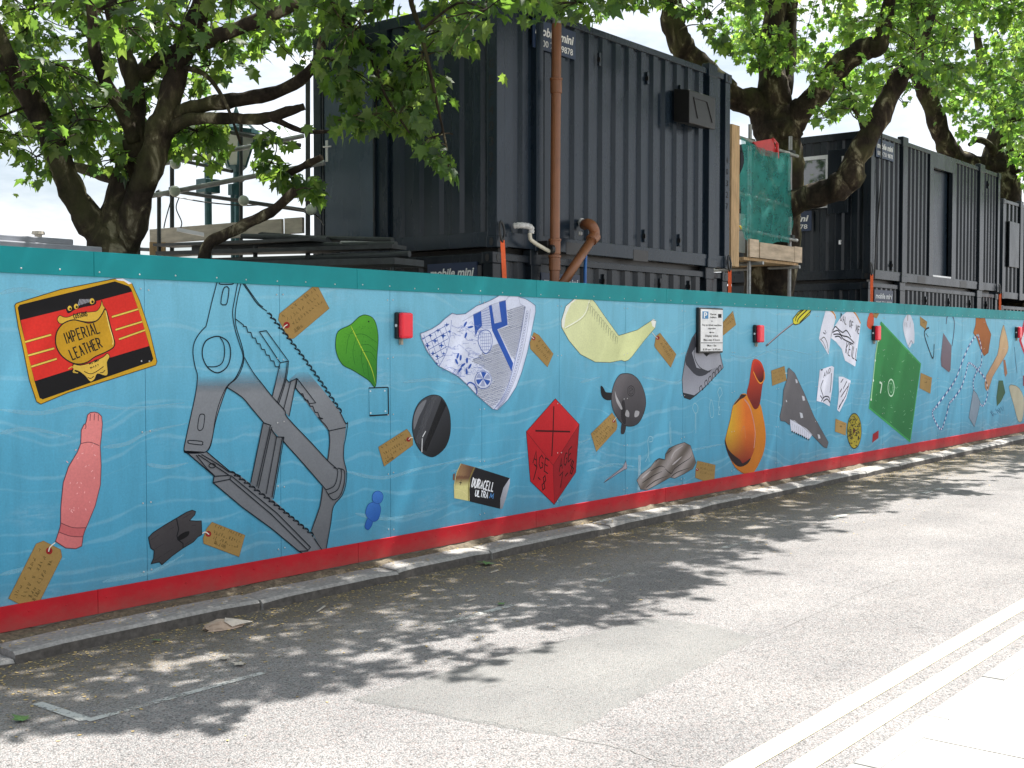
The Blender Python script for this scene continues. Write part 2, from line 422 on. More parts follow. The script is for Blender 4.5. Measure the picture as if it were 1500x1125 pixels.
M['darktube'] = simple('dark_scaffold_tube', (0.028, 0.034, 0.036), 0.6, 0.4, 9)
M['timber'] = simple('raw_timber', (0.46, 0.31, 0.17), 0.8, 0.25, 4, coord='Object', mscale=(8, 8, 1.2), bmp=0.15)
M['ply'] = simple('stained_plywood', (0.48, 0.38, 0.28), 0.8, 0.3, 3, mscale=(1, 1, 4))
M['paleboard'] = simple('weathered_pale_board', (0.50, 0.45, 0.38), 0.85, 0.22, 5, mscale=(1, 1, 4))
M['yellow'] = simple('yellow_end_cap', (0.75, 0.47, 0.03), 0.5, 0.1, 9)
M['lampred'] = simple('red_lens', (0.85, 0.012, 0.035), 0.22, 0.06, 9)
M['redplastic'] = simple('red_plastic', (0.55, 0.025, 0.03), 0.4, 0.12, 7)
M['ironteal'] = simple('lamp_iron_teal', (0.035, 0.11, 0.13), 0.5, 0.2, 9)
M['milk'] = simple('milky_glass', (0.72, 0.72, 0.66), 0.3, 0.08, 7)
M['globe'] = simple('festoon_globe', (0.42, 0.47, 0.39), 0.3, 0.15, 7)
M['felt'] = simple('grey_roof_felt', (0.27, 0.28, 0.31), 0.85, 0.15, 6, bmp=0.2)
M['alu'] = simple('aluminium_frame', (0.62, 0.63, 0.64), 0.35, 0.1, 9, metal=0.5)
M['card'] = simple('torn_cardboard', (0.42, 0.32, 0.24), 0.85, 0.25, 9, bmp=0.2)
M['leafgreen'] = simple('fallen_leaf_green', (0.10, 0.19, 0.05), 0.6, 0.3, 30)
M['litter'] = simple('dry_litter', (0.44, 0.32, 0.13), 0.9, 0.5, 7)
M['litterpale'] = simple('pale_litter', (0.40, 0.36, 0.30), 0.8, 0.25, 30)
gm, gn, gl, gp = new_mat('window_glass'); gp.inputs['Base Color'].default_value = (0.02, 0.03, 0.04, 1)
gp.inputs['Roughness'].default_value = 0.03; gp.inputs['Specular IOR Level'].default_value = 1.0
gp.inputs['Coat Weight'].default_value = 1.0; M['glass'] = gm
def net_mat():
    m, n, l, p = new_mat('green_debris_net')
    g = n.new('ShaderNodeNewGeometry')
    a = noise(n, l, 5, 4, 0.6, vec=g.outputs['Position'])
    r = ramp(n, [(0.3, (0.03, 0.22, 0.21)), (0.7, (0.05, 0.36, 0.33))]); l.new(a.outputs['Fac'], r.inputs[0])
    l.new(r.outputs[0], p.inputs['Base Color']); p.inputs['Roughness'].default_value = 0.7
    tr = n.new('ShaderNodeBsdfTranslucent'); tr.inputs[0].default_value = (0.04, 0.42, 0.36, 1)
    ms = n.new('ShaderNodeMixShader'); ms.inputs[0].default_value = 0.45
    l.new(p.outputs[0], ms.inputs[1]); l.new(tr.outputs[0], ms.inputs[2])
    tp = n.new('ShaderNodeBsdfTransparent'); m2 = n.new('ShaderNodeMixShader')
    ra = ramp(n, [(0.3, (0.48,) * 3), (0.7, (0.70,) * 3)]); l.new(a.outputs['Fac'], ra.inputs[0])
    l.new(ra.outputs[0], m2.inputs[0])
    l.new(tp.outputs[0], m2.inputs[1]); l.new(ms.outputs[0], m2.inputs[2])
    l.new(m2.outputs[0], n['Material Output'].inputs[0])
    return m
M['net'] = net_mat()
def bark_mat():
    m, n, l, p = new_mat('plane_tree_bark')
    g = n.new('ShaderNodeNewGeometry'); P = g.outputs['Position']
    a = noise(n, l, 4.5, 5, 0.6, vec=P, mscale=(1, 1, 0.6), dist=0.6)
    r = ramp(n, [(0.36, (0.018, 0.014, 0.011)), (0.53, (0.042, 0.032, 0.024)), (0.60, (0.09, 0.074, 0.047)), (0.66, (0.28, 0.25, 0.17))])
    l.new(a.outputs['Fac'], r.inputs[0])
    b = noise(n, l, 26, 5, 0.7, vec=P, mscale=(1, 1, 0.5))
    rb = ramp(n, [(0.3, (0.55,) * 3), (0.65, (1.05,) * 3)]); l.new(b.outputs['Fac'], rb.inputs[0])
    c = mix(n, l, 1.0, r.outputs[0], rb.outputs[0], 'MULTIPLY')
    mo = noise(n, l, 1.4, 4, 0.6, vec=P); rm = ramp(n, [(0.5, (0,) * 3), (0.75, (0.6,) * 3)]); l.new(mo.outputs['Fac'], rm.inputs[0])
    c = mix(n, l, rm.outputs[0], c, (0.09, 0.10, 0.035))
    l.new(c, p.inputs['Base Color']); p.inputs['Roughness'].default_value = 0.95; p.inputs['Specular IOR Level'].default_value = 0.15
    h = math_(n, l, 'MULTIPLY_ADD', b.outputs['Fac'], 0.6, a.outputs['Fac'])
    bump(n, l, p, h, 0.7, 0.03)
    return m
M['bark'] = bark_mat()
def leaf_mat():
    m, n, l, p = new_mat('plane_leaf')
    a = n.new('ShaderNodeVertexColor'); a.layer_name = 'Col'
    p.inputs['Roughness'].default_value = 0.42; p.inputs['Specular IOR Level'].default_value = 0.45
    l.new(a.outputs['Color'], p.inputs['Base Color'])
    hs = n.new('ShaderNodeHueSaturation'); hs.inputs['Hue'].default_value = 0.475; hs.inputs['Saturation'].default_value = 1.25
    hs.inputs['Value'].default_value = 3.1; l.new(a.outputs['Color'], hs.inputs['Color'])
    tr = n.new('ShaderNodeBsdfTranslucent'); l.new(hs.outputs[0], tr.inputs[0])
    ms = n.new('ShaderNodeMixShader'); ms.inputs[0].default_value = 0.55
    l.new(p.outputs[0], ms.inputs[1]); l.new(tr.outputs[0], ms.inputs[2])
    l.new(ms.outputs[0], n['Material Output'].inputs[0])
    return m
M['leaf'] = leaf_mat()

_fonts = {}
def glyphs(s, shear=0.0, bold=0.0, space=1.0):
    """outline text -> 2D verts/faces, lower-left at origin, unit cap height"""
    k = (s, shear, bold, space)
    if k in _fonts: return _fonts[k]
    cu = bpy.data.curves.new('lettering', 'FONT'); cu.body = s; cu.size = 1.0; cu.shear = shear
    cu.offset = bold; cu.space_character = space; cu.resolution_u = 3; cu.fill_mode = 'FRONT'
    o = bpy.data.objects.new('lettering', cu); COL.objects.link(o)
    dg = bpy.context.evaluated_depsgraph_get(); dg.update()
    me = bpy.data.meshes.new_from_object(o.evaluated_get(dg))
    v = np.array([q.co[:2] for q in me.vertices]) if len(me.vertices) else np.zeros((0, 2))
    f = [tuple(q.vertices) for q in me.polygons]
    bpy.data.objects.remove(o); bpy.data.curves.remove(cu); bpy.data.meshes.remove(me)
    v[:, 0] -= v[:, 0].min()
    _fonts[k] = (v / 0.70, f)
    return _fonts[k]
def put_text(mb, s, org, ux, uz, h, width=None, shear=0.0, bold=0.0, mi=0, center=False):
    v, f = glyphs(s, shear, bold)
    v = v.copy() * h
    w = v[:, 0].max()
    if width: v[:, 0] *= width / w; w = width
    if center: v[:, 0] -= w / 2
    org, ux, uz = map(lambda a: np.asarray(a, float), (org, ux, uz))
    mb.add([org + ux * a + uz * b for a, b in v], f, mi)

# ---------------------------------------------------------------- the setting: ground, road, kerbs, pavement
def struct(o): o['kind'] = 'structure'; return o
struct(MB().add([(-400, -400, -0.02), (600, -400, -0.02), (600, 700, -0.02), (-400, 700, -0.02)], [(0, 1, 2, 3)]).build('ground', M['ground']))
struct(MB().box((-12, 0.0, -0.015), (60, 40, 0.12)).build('site_ground', M['ground']))
def seg_(pts, k=9):
    P = np.array(pts, float); Q = np.roll(P, -1, 0)
    return np.concatenate([P[i] + (Q[i] - P[i]) * np.arange(k)[:, None] / k for i in range(len(P))])
road = struct(MB().add([(-14, -5.09, 0), (70, -5.09, 0), (70, -0.36, 0), (-14, -0.36, 0)], [(0, 1, 2, 3)]).build('road', M['road']))
pp = seg_([(4.58, -2.50), (4.70, -3.2), (4.79, -3.77), (5.6, -3.72), (6.6, -3.65), (7.25, -3.60), (7.35, -3.2), (7.3, -2.75), (6.6, -2.66), (5.6, -2.55)])
pp += rng.normal(0, 0.01, pp.shape)
mb = MB(); n_ = len(pp)
mb.add([(x, y, 0.0006) for x, y in pp] + [(x + (6 - x) * .02, y + (-3.1 - y) * .03, 0.007) for x, y in pp], [(i, (i + 1) % n_, n_ + (i + 1) % n_, n_ + i) for i in range(n_)] + [tuple(range(n_, 2 * n_))])
struct(mb.build('road_patch', M['patch']))
# tar seam that runs on from the patch
def ribbon(pts, w, z, jit=0.0):
    P = catmull(pts, False, 10); P = P + rng.normal(0, jit, P.shape) if jit else P
    t = np.gradient(P, axis=0); t /= np.linalg.norm(t, axis=1)[:, None]; q = np.stack([-t[:, 1], t[:, 0]], 1)
    ww = w * (0.6 + 0.8 * rng.random(len(P)))[:, None] if jit else w
    A, B_ = P + q * ww / 2, P - q * ww / 2
    mb = MB(); k = len(P)
    mb.add([(x, y, z) for x, y in A] + [(x, y, z) for x, y in B_], [(i, k + i, k + i + 1, i + 1) for i in range(k - 1)])
    return mb
M['tar'] = simple('tar_seam', (0.17, 0.165, 0.155), 0.9, 0.3, 40)
struct(ribbon([(4.79, -3.78), (4.84, -4.1), (4.8, -4.4), (4.9, -4.66)], 0.006, 0.003, 0.006).build('road_seam', M['tar']))
struct(ribbon([(7.2, -3.61), (8.2, -3.6), (9.0, -3.57), (9.8, -3.6)], 0.004, 0.003, 0.006).build('road_seam', M['tar']))
# parking bay and double lines
for x0, x1, y0, y1 in ((3.46, 4.62, -1.735, -1.68), (6.25, 7.0, -1.74, -1.67), (8.1, 8.6, -1.75, -1.68), (10.2, 10.7, -1.75, -1.68), (12.6, 13.4, -1.75, -1.67), (15.5, 16.2, -1.75, -1.67)):
    struct(MB().add([(x0, y0, .004), (x1, y0, .004), (x1, y1, .004), (x0, y1, .004)], [(0, 1, 2, 3)]).build('bay_marking', M['white_line']))
struct(MB().add([(3.43, -1.68, .0042), (3.50, -1.735, .0042), (3.49, -1.22, .0042), (3.43, -1.22, .0042)], [(0, 1, 2, 3)]).build('bay_marking', M['white_line']))
for y0, y1 in ((-4.735, -4.615), (-4.955, -4.84)):
    struct(MB().add([(-14, y0, .004), (70, y0, .004), (70, y1, .004), (-14, y1, .004)], [(0, 1, 2, 3)]).build('double_line', M['yellow_line']))
# far kerb: worn granite stones of uneven length, an earth strip up to the hoarding
kerb = thing('kerb', '', ''); del kerb['label']; del kerb['category']; kerb['kind'] = 'structure'
joints = [-6.2, -4.3, -2.4, -0.6, 1.2, 2.55, 3.8, 5.71, 7.15, 8.35, 10.25, 12.1, 13.3, 15.2, 16.9, 18.2, 20.1, 21.9, 23.4, 25.3, 27.2, 28.8, 30.7, 32.6]
for a, b in zip(joints, joints[1:]):
    dz, dy = random.uniform(-.008, .008), random.uniform(-.012, .012)
    top = 0.088 + dz - (0.035 if b <= 3.9 and a > 2 else 0)
    k = 7; mb = MB(); V = []; F = []
    xs = np.linspace(a + .007, b - .007, k)
    for i, x in enumerate(xs):
        j = rng.normal(0, .005, 4); e = 0.012 if i in (0, k - 1) else 0
        V += [(x, -.385 + dy, -.03), (x, -.375 + dy + j[0] * .6, top - .022 - e), (x, -.352 + dy + j[1] * .6, top + j[2] * .4 - e), (x, -.14 + dy, top + .008 + j[3] * .3 - e), (x, -.135 + dy, -.03)]
    for i in range(k - 1):
        for q in range(4): F.append((i * 5 + q, (i + 1) * 5 + q, (i + 1) * 5 + q + 1, i * 5 + q + 1))
    F += [(0, 1, 2, 3, 4), tuple(5 * (k - 1) + q for q in (4, 3, 2, 1, 0))]
    mb.add(V, F); mb.m = [1 if (i % 4 == 0 and i < 4 * (k - 1)) else 0 for i in range(len(F))]; mb.build('kerb_stone', [M['kerb'], M['kerbfront']], kerb)
V = []; xs = np.linspace(-6, 33, 400)
prof = [(-.138, .060), (-.11, .083), (-.06, .098), (-.02, .108), (.03, .115)]
for x in xs:
    for (y, z) in prof: V.append((x, y, z + rng.normal(0, .006) + 0.008 * math.sin(x * 2.3)))
struct(MB().add(V, [(i * 5 + q, (i + 1) * 5 + q, (i + 1) * 5 + q + 1, i * 5 + q + 1) for i in range(399) for q in range(4)]).build('earth_strip', M['earth'], smooth=True))
# near kerb and pavement of slabs
nk = thing('near_kerb', '', ''); del nk['label']; del nk['category']; nk['kind'] = 'structure'
proto = None
for i in range(26):
    x = -3.0 + i * 0.92
    if proto is None:
        proto = MB().box((x + .002, -5.22, -.05), (x + .918, -5.09, .03)).build('kerb_stone', M['nearkerb'], nk, bevel=.008); kx = x
    else:
        o = bpy.data.objects.new('kerb_stone', proto.data); link(o, nk); o.location = (x - kx, random.uniform(-.004, .004), random.uniform(-.004, .003))
        b = o.modifiers.new('bevel', 'BEVEL'); b.width = .008; b.segments = 2; b.limit_method = 'ANGLE'
pv = struct(MB().box((-14, -14, -.05), (70, -5.222, .012)).build('pavement', M['earth']))
proto = None
for r_ in range(5):
    for i in range(24):
        x = -1.5 + i * 0.61 + (0.3 if r_ % 2 else 0); y = -5.225 - r_ * 0.76
        w = 0.602
        if proto is None:
            proto = MB().box((x, y - .752, .0), (x + w, y, .034)).build('paving_slab', M['slab'], pv); px0, py0 = x, y
        else:
            o = bpy.data.objects.new('paving_slab', proto.data); link(o, pv); o.location = (x - px0, y - py0, random.uniform(-.002, .002))

# ---------------------------------------------------------------- the hoarding and its mural
hoard = thing('hoarding', 'long plywood site hoarding painted blue with waves and drawn riverbank finds', 'hoarding', (13, 0, WALL_B))
SEAM0, PW = 5.0, 1.22
proto = None
for i in range(-7, 23):
    x = SEAM0 + i * PW
    if proto is None:
        proto = MB().box((x + .002, 0, WALL_B + .004), (x + PW - .002, .018, WALL_B + WALL_H - .004)).build('panel', M['panel'], hoard); px0 = x
    else:
        o = bpy.data.objects.new('panel', proto.data); link(o, hoard); o.location = (x - px0, random.uniform(0, .0012), 0)
for i in range(-4, 12):
    x = SEAM0 + i * 2 * PW - .4
    MB().box((x + .0015, -.014, 2.405), (x + 2 * PW - .0015, .04, 2.574)).build('top_rail', M['teal'], hoard, bevel=.002)
    MB().box((x + .0015, -.013, .118), (x + 2 * PW - .0015, .0, .283)).build('skirting_board', M['red'], hoard, bevel=.002)
mb = MB(); mr = MB(); mk_ = MB()
def screw(mb_, x, y, z):
    r = .0062
    mb_.tube([(x, y + .001, z), (x, y - .002, z), (x, y - .004, z)], [r, r, r * .5], 7)
for i in range(-3, 21):
    x = SEAM0 + i * PW
    for z in (2.33, 1.83, 1.335, .835, .35):
        for s in (-1, 1): screw(mb, x + s * .032, -.0035, z + random.uniform(-.008, .008))
x = 0.4
while x < 30:
    screw(mb, x + random.uniform(-.03, .03), -.014, 2.437 + random.uniform(-.006, .006))
    screw(mr, x + random.uniform(-.05, .05), -.013, .225 + random.uniform(-.006, .006))
    x += .305
mb.build('screws', M['screw'], hoard)['kind'] = 'stuff'
mr.build('skirting_screws', M['red'], hoard)['kind'] = 'stuff'
for i in range(-3, 20):     # posts and rails behind
    MB().box((SEAM0 + i * PW - .04, .02, .1), (SEAM0 + i * PW + .04, .12, 2.5)).build('post', M['timber'], hoard)

GAIN = 1.16
def C(r, g, b): return lin(r, g, b, GAIN)
INK = C(24, 26, 30)
class Art:
    """a painted shape on the hoarding: polygons and brush strokes in the wall plane, laid a hair proud of the panel"""
    base = 0
    def __init__(s, crop=(0, 0, 1)): s.v = []; s.f = []; s.c = []; s.m = []; s.y = -0.0022; s.crop = crop
    def W(s, p):
        x, y = p[0] / s.crop[2] + s.crop[0], p[1] / s.crop[2] + s.crop[1]
        q = on_y(x, y); return (q[0], q[2])
    def poly(s, pts, col, smooth=0, alpha=None, sub=0, step=.00005):
        s.y -= step
        P = catmull(pts, True, smooth) if smooth else np.asarray(pts, float)
        tris = tessellate_polygon([[Vector((p[0], p[1], 0)) for p in P]])
        bm = bmesh.new(); vv = [bm.verts.new((p[0], p[1], 0)) for p in P]
        for t in tris:
            try: bm.faces.new([vv[i] for i in t])
            except ValueError: pass
        if sub:
            for _ in range(sub):
                lim = max(6.0, 14.0)
                ed = [e for e in bm.edges if e.calc_length() > lim]
                if not ed: break
                bmesh.ops.subdivide_edges(bm, edges=ed, cuts=1)
                bmesh.ops.triangulate(bm, faces=bm.faces[:])
        bm.verts.index_update(); n = len(s.v)
        for v in bm.verts:
            w = s.W(v.co); s.v.append((w[0], s.y, w[1]))
            cc = col(v.co.x, v.co.y) if callable(col) else col
            a = alpha(v.co.x, v.co.y) if callable(alpha) else (1.0 if alpha is None else alpha)
            s.c.append((*cc[:3], a))
        for f in bm.faces:
            s.f.append(tuple(n + v.index for v in f.verts)); s.m.append(0 if alpha is None else 1)
        bm.free(); return s
    def line(s, pts, w=.006, col=INK, smooth=0, closed=False, taper=False, alpha=None, step=.00005):
        s.y -= step
        P = np.asarray(pts, float)
        if smooth: P = catmull(P, closed, smooth)
        Q = np.array([s.W(p) for p in P])
        if closed: Q = np.vstack([Q, Q[:1]])
        keep = [0] + [i for i in range(1, len(Q)) if np.linalg.norm(Q[i] - Q[i - 1]) > 1e-5]
        Q = Q[keep]; k = len(Q)
        if k < 2: return s
        seg = np.diff(Q, axis=0); seg /= np.linalg.norm(seg, axis=1)[:, None]
        nrm = np.stack([-seg[:, 1], seg[:, 0]], 1)
        N = np.zeros_like(Q); N[0] = nrm[0]; N[-1] = nrm[-1]
        for i in range(1, k - 1):
            a = nrm[i - 1] + nrm[i]; L = np.linalg.norm(a)
            if L < .4: N[i] = nrm[i]
            else:
                a /= L; N[i] = a / max(.5, a @ nrm[i])
        ww = np.full(k, w / 2)
        if taper: ww = ww * np.interp(np.linspace(0, 1, k), [0, .15, .6, 1], [.35, 1, .9, .2])
        A, B_ = Q + N * ww[:, None], Q - N * ww[:, None]; n = len(s.v)
        for q in np.vstack([A, B_]):
            s.v.append((q[0], s.y, q[1])); s.c.append((*col[:3], 1.0 if alpha is None else alpha))
        for i in range(k - 1):
            s.f.append((n + i, n + i + 1, n + k + i + 1, n + k + i)); s.m.append(0 if alpha is None else 1)
        return s
    def ell(s, c, rx, ry, col, n=28, ang=0.0, **kw):
        t = np.arange(n) * 2 * math.pi / n
        P = np.stack([np.cos(t) * rx, np.sin(t) * ry], 1)
        ca, sa = math.cos(ang), math.sin(ang); P = P @ np.array([[ca, sa], [-sa, ca]])
        return s.poly(P + np.array(c), col, **kw)
    def ring(s, c, rx, ry, w, col, n=32, ang=0.0):
        t = np.arange(n) * 2 * math.pi / n
        P = np.stack([np.cos(t) * rx, np.sin(t) * ry], 1)
        ca, sa = math.cos(ang), math.sin(ang); P = P @ np.array([[ca, sa], [-sa, ca]])
        return s.line(P + np.array(c), w, col, closed=True)
    def text(s, t, p0, p1, h, w=.006, col=INK, slant=0.0, up=None):
        p0, p1 = np.asarray(p0, float), np.asarray(p1, float)
        L = np.linalg.norm(p1 - p0); d = (p1 - p0) / L
        u = np.array([d[1], -d[0]]) if up is None else np.asarray(up, float) / np.linalg.norm(up)
        cw = L / max(1e-6, sum(0.55 if ch in 'I1' else 1.0 for ch in t))
        x = 0.0
        for ch in t:
            adv = .55 if ch in 'I1' else 1.0
            for st in GLY.get(ch, []):
                s.line([p0 + d * (x + (a * .68 + .12) * adv * cw if adv == 1 else x + a * adv * cw) + u * b * h + d * slant * b * h for a, b in st], w, col, step=.00001)
            x += adv * cw
        return s
    def scrawl(s, p0, p1, h, n=12, w=.0045, col=None, seed=0):
        rr = random.Random(seed); col = col or C(96, 78, 44)
        p0, p1 = np.asarray(p0, float), np.asarray(p1, float); L = np.linalg.norm(p1 - p0); d = (p1 - p0) / L
        u = np.array([d[1], -d[0]]); cw = L / n
        for i in range(n):
            if rr.random() < .14: continue
            for _ in range(rr.choice((2, 2, 3))):
                a, b = rr.random() * .7, rr.random() * .3; e, f = rr.random() * .7, .6 + rr.random() * .4
                if rr.random() < .35: f = b + .1
                s.line([p0 + d * (i + a) * cw + u * b * h, p0 + d * (i + e) * cw + u * f * h], w, col, step=.00001)
        return s
    def build(s, name, label=None, parent=None):
        parent = parent or hoard
        me = bpy.data.meshes.new(name); off = LOC[parent.name]
        me.from_pydata((np.array(s.v, float) - off).tolist(), [], s.f)
        me.materials.append(M['print']); me.materials.append(M['fade'])
        me.polygons.foreach_set('material_index', s.m)
        at_ = me.color_attributes.new('Col', 'FLOAT_COLOR', 'POINT')
        at_.data.foreach_set('color', np.array(s.c, 'f').ravel())
        me.update()
        o = bpy.data.objects.new(name, me); link(o, parent)
        if label: o['label'] = label
        return o
GLY = {
 'A': [[(0, 0), (.5, 1), (1, 0)], [(.2, .38), (.8, .38)]], 'C': [[(1, .85), (.6, 1), (.2, .85), (0, .5), (.2, .12), (.6, 0), (1, .15)]],
 'D': [[(0, 0), (0, 1), (.6, .9), (1, .5), (.6, .08), (0, 0)]], 'E': [[(1, 1), (0, 1), (0, 0), (1, 0)], [(0, .52), (.75, .52)]],
 'F': [[(1, 1), (0, 1), (0, 0)], [(0, .52), (.75, .52)]], 'G': [[(1, .85), (.5, 1), (.05, .7), (.05, .25), (.5, 0), (1, .2), (1, .48), (.6, .48)]],
 'H': [[(0, 0), (0, 1)], [(1, 0), (1, 1)], [(0, .5), (1, .5)]], 'I': [[(.5, 0), (.5, 1)]], 'K': [[(0, 0), (0, 1)], [(1, 1), (0, .45), (1, 0)]],
 'L': [[(0, 1), (0, 0), (1, 0)]], 'M': [[(0, 0), (.1, 1), (.5, .3), (.9, 1), (1, 0)]], 'N': [[(0, 0), (0, 1), (1, 0), (1, 1)]],
 'O': [[(.5, 0), (.05, .3), (.05, .7), (.5, 1), (.95, .7), (.95, .3), (.5, 0)]], 'P': [[(0, 0), (0, 1), (.8, .9), (.9, .65), (.7, .48), (0, .42)]],
 'R': [[(0, 0), (0, 1), (.8, .9), (.9, .68), (.7, .5), (0, .44)], [(.45, .46), (1, 0)]], 'S': [[(.95, .85), (.5, 1), (.1, .8), (.25, .56), (.8, .42), (.92, .2), (.5, 0), (.05, .15)]],
 'T': [[(0, 1), (1, 1)], [(.5, 1), (.5, 0)]], 'U': [[(0, 1), (0, .25), (.35, 0), (.7, .05), (1, .3), (1, 1)]], 'V': [[(0, 1), (.5, 0), (1, 1)]],
 '7': [[(0, 1), (.9, 1), (.45, 0)]], '8': [[(.5, .52), (.1, .75), (.5, 1), (.9, .75), (.5, .52), (.05, .25), (.5, 0), (.95, .25), (.5, .52)]],
 '-': [[(.1, .45), (.9, .45)]], '+': [[(.5, .2), (.5, .9)], [(.1, .55), (.9, .55)]],
}
def lerp(a, b, t):
    t = min(1, max(0, t)); return tuple(x + (y - x) * t for x, y in zip(a, b))
def grad(stops):     # colour by blending along a direction: stops = (x0,y0,colour0, x1,y1,colour1)
    x0, y0, c0, x1, y1, c1 = stops; dx, dy = x1 - x0, y1 - y0; L = dx * dx + dy * dy
    return lambda x, y: lerp(c0, c1, ((x - x0) * dx + (y - y0) * dy) / L)

KRAFT = C(152, 123, 72)
def tag_art(crop, poly, eye, string, lines, label, h=10, seed=0, eye_r=6):
    a = Art(crop)
    a.poly(poly, KRAFT); a.line(poly, .003, C(120, 92, 50), closed=True)
    for i, (p, q) in enumerate(lines): a.scrawl(p, q, h, 11, .004, seed=seed * 17 + i)
    if eye:
        a.ell(eye, eye_r, eye_r * 1.05, C(142, 34, 36)); a.ell(eye, eye_r * .42, eye_r * .42, C(70, 24, 24))
    if string: a.line(string, .008, C(214, 208, 196), smooth=5)
    return a.build('painted_tag', label)

# --- soap tin
a = Art((0, 400, 5.625)); GOLD = C(196, 152, 38)
outer = [(120, 268), (132, 250), (160, 240), (500, 135), (940, 48), (1010, 46), (1085, 85), (1150, 230), (1235, 490), (1292, 730), (1282, 758), (900, 880), (560, 985), (335, 1080), (300, 1060), (240, 880), (190, 630), (150, 450)]
a.poly(outer, GOLD); a.line(outer, .005, C(60, 48, 20), closed=True)
a.poly([(948, 48), (1010, 44), (1086, 84), (1060, 92), (1020, 66), (970, 60)], C(222, 226, 240))
a.poly([(145, 285), (160, 262), (945, 68), (1060, 108), (1080, 132), (1160, 360), (1262, 705), (1250, 728), (352, 1040), (325, 1030), (282, 890), (165, 400)], C(24, 23, 25))
a.poly([(168, 388), (600, 282), (1085, 153), (1160, 360), (1228, 600), (800, 728), (285, 890), (226, 660)], C(206, 48, 40))
for p, q in (((205, 568), (420, 508)), ((228, 680), (445, 620)), ((255, 772), (466, 706)), ((920, 362), (1137, 297)), ((950, 468), (1170, 400)), ((978, 546), (1192, 470))):
    a.line([p, q], .0165, C(52, 38, 20)); a.line([p, q], .0115, C(214, 184, 80))
a.poly([(540, 280), (570, 255), (620, 240), (680, 200), (730, 205), (775, 195), (788, 255), (700, 278), (620, 300), (560, 332)], C(30, 26, 30), smooth=4)
for c, r_ in (((572, 290), 17), ((625, 275), 18), ((755, 232), 20)): a.ell(c, r_, r_ * 1.2, C(214, 178, 66)); a.ell((c[0] + 5, c[1] + 5), r_ * .5, r_ * .6, C(40, 32, 24))
for k in range(9): a.line([(640 + k * 12, 270 - k * 4), (655 + k * 11, 215)], .004, C(176, 176, 184))
rib = [(500, 418), (480, 405), (470, 378), (490, 350), (520, 362), (560, 362), (640, 332), (730, 322), (795, 312), (826, 270), (836, 226), (846, 265), (862, 288), (850, 330), (820, 372), (770, 398), (700, 400), (610, 385), (540, 405)]
a.poly(rib, C(208, 168, 62), smooth=4); a.line(rib, .004, INK, smooth=4, closed=True)
car = [(455, 560), (468, 480), (520, 415), (600, 386), (665, 398), (735, 412), (800, 388), (840, 335), (862, 295), (880, 330), (905, 430), (932, 530), (943, 580), (925, 618), (860, 655), (780, 690), (720, 732), (650, 750), (585, 737), (515, 690), (472, 630)]
a.poly(car, C(186, 142, 36), smooth=4); a.line(car, .008, INK, smooth=4, closed=True)
a.line([(868, 310), (895, 430), (928, 545), (925, 590)], .007, C(226, 200, 116), smooth=4)
a.text('CUSSONS', (605, 376), (722, 352), 38, .006)
a.text('IMPERIAL', (540, 586), (832, 488), 92, .009); a.text('LEATHER', (592, 716), (850, 608), 88, .009)
r2 = [(600, 752), (660, 760), (760, 732), (850, 690), (880, 662), (902, 690), (880, 735), (886, 828), (860, 846), (800, 830), (778, 872), (742, 896), (700, 850), (650, 812), (612, 800), (630, 822), (606, 812)]
a.poly(r2, C(208, 172, 70), smooth=3); a.line(r2, .005, INK, smooth=3, closed=True)
a.line([(560, 790), (590, 772), (610, 790), (600, 815), (640, 822)], .006, C(208, 172, 70), smooth=4)
a.scrawl((735, 758), (815, 722), 22, 9, .006, INK, 5); a.scrawl((745, 790), (820, 758), 18, 9, .005, INK, 6)
a.line([(690, 810), (740, 830), (790, 812), (850, 770)], .005, INK, smooth=4); a.line([(720, 860), (745, 868), (770, 850)], .005, INK, smooth=4); a.line([(820, 822), (845, 818), (862, 800)], .005, INK, smooth=4)
a.build('painted_soap_tin', 'tilted black and red tin with gold border and hand lettered cartouche')

# --- doll arm
a = Art((0, 600, 2.8125))
arm = [(356, 45), (360, 22), (372, 12), (388, 10), (404, 14), (418, 28), (421, 60), (417, 110), (412, 150), (416, 230), (413, 310), (392, 395), (358, 478), (352, 488), (342, 520), (336, 562), (312, 573), (270, 570), (228, 543), (238, 512), (249, 478), (250, 400), (260, 300), (282, 235), (318, 175), (332, 140), (334, 85), (345, 62), (352, 58)]
sk, sk2 = C(218, 128, 126), C(190, 98, 100)
a.poly(arm, grad((250, 100, C(222, 134, 132), 420, 420, C(200, 112, 112))), sub=4)
a.poly([(248, 468), (300, 486), (356, 486), (340, 524), (292, 520), (241, 505)], sk2)
a.line(arm, .0055, C(92, 52, 60), closed=True)
for L in ([(332, 140), (368, 134), (408, 148)], [(248, 466), (300, 486), (356, 486)], [(241, 504), (290, 521), (342, 524)], [(372, 18), (370, 46)], [(388, 16), (387, 44)], [(404, 20), (404, 46)], [(352, 58), (353, 74), (348, 78)]): a.line(L, .0045, C(92, 52, 60), smooth=4)
for k in range(26): x, y = rng.uniform(275, 400), rng.uniform(60, 450); a.line([(x, y), (x + rng.uniform(-8, 8), y + rng.uniform(-8, 8))], .005, C(236, 178, 176))
a.build('painted_doll_arm', 'pink doll forearm pointing up with a small hand')
tag_art((0, 780, 9.375), [(115, 905), (495, 155), (595, 115), (830, 235), (848, 335), (545, 942), (300, 1000)], (672, 252), [(664, 262), (684, 200), (755, 138)],
        [((225, 905), (580, 215)), ((335, 900), (640, 330)), ((430, 900), (740, 380)), ((480, 940), (560, 800))], 'large kraft label tied to the doll arm, reaching the red skirting', 60, 1, 46)

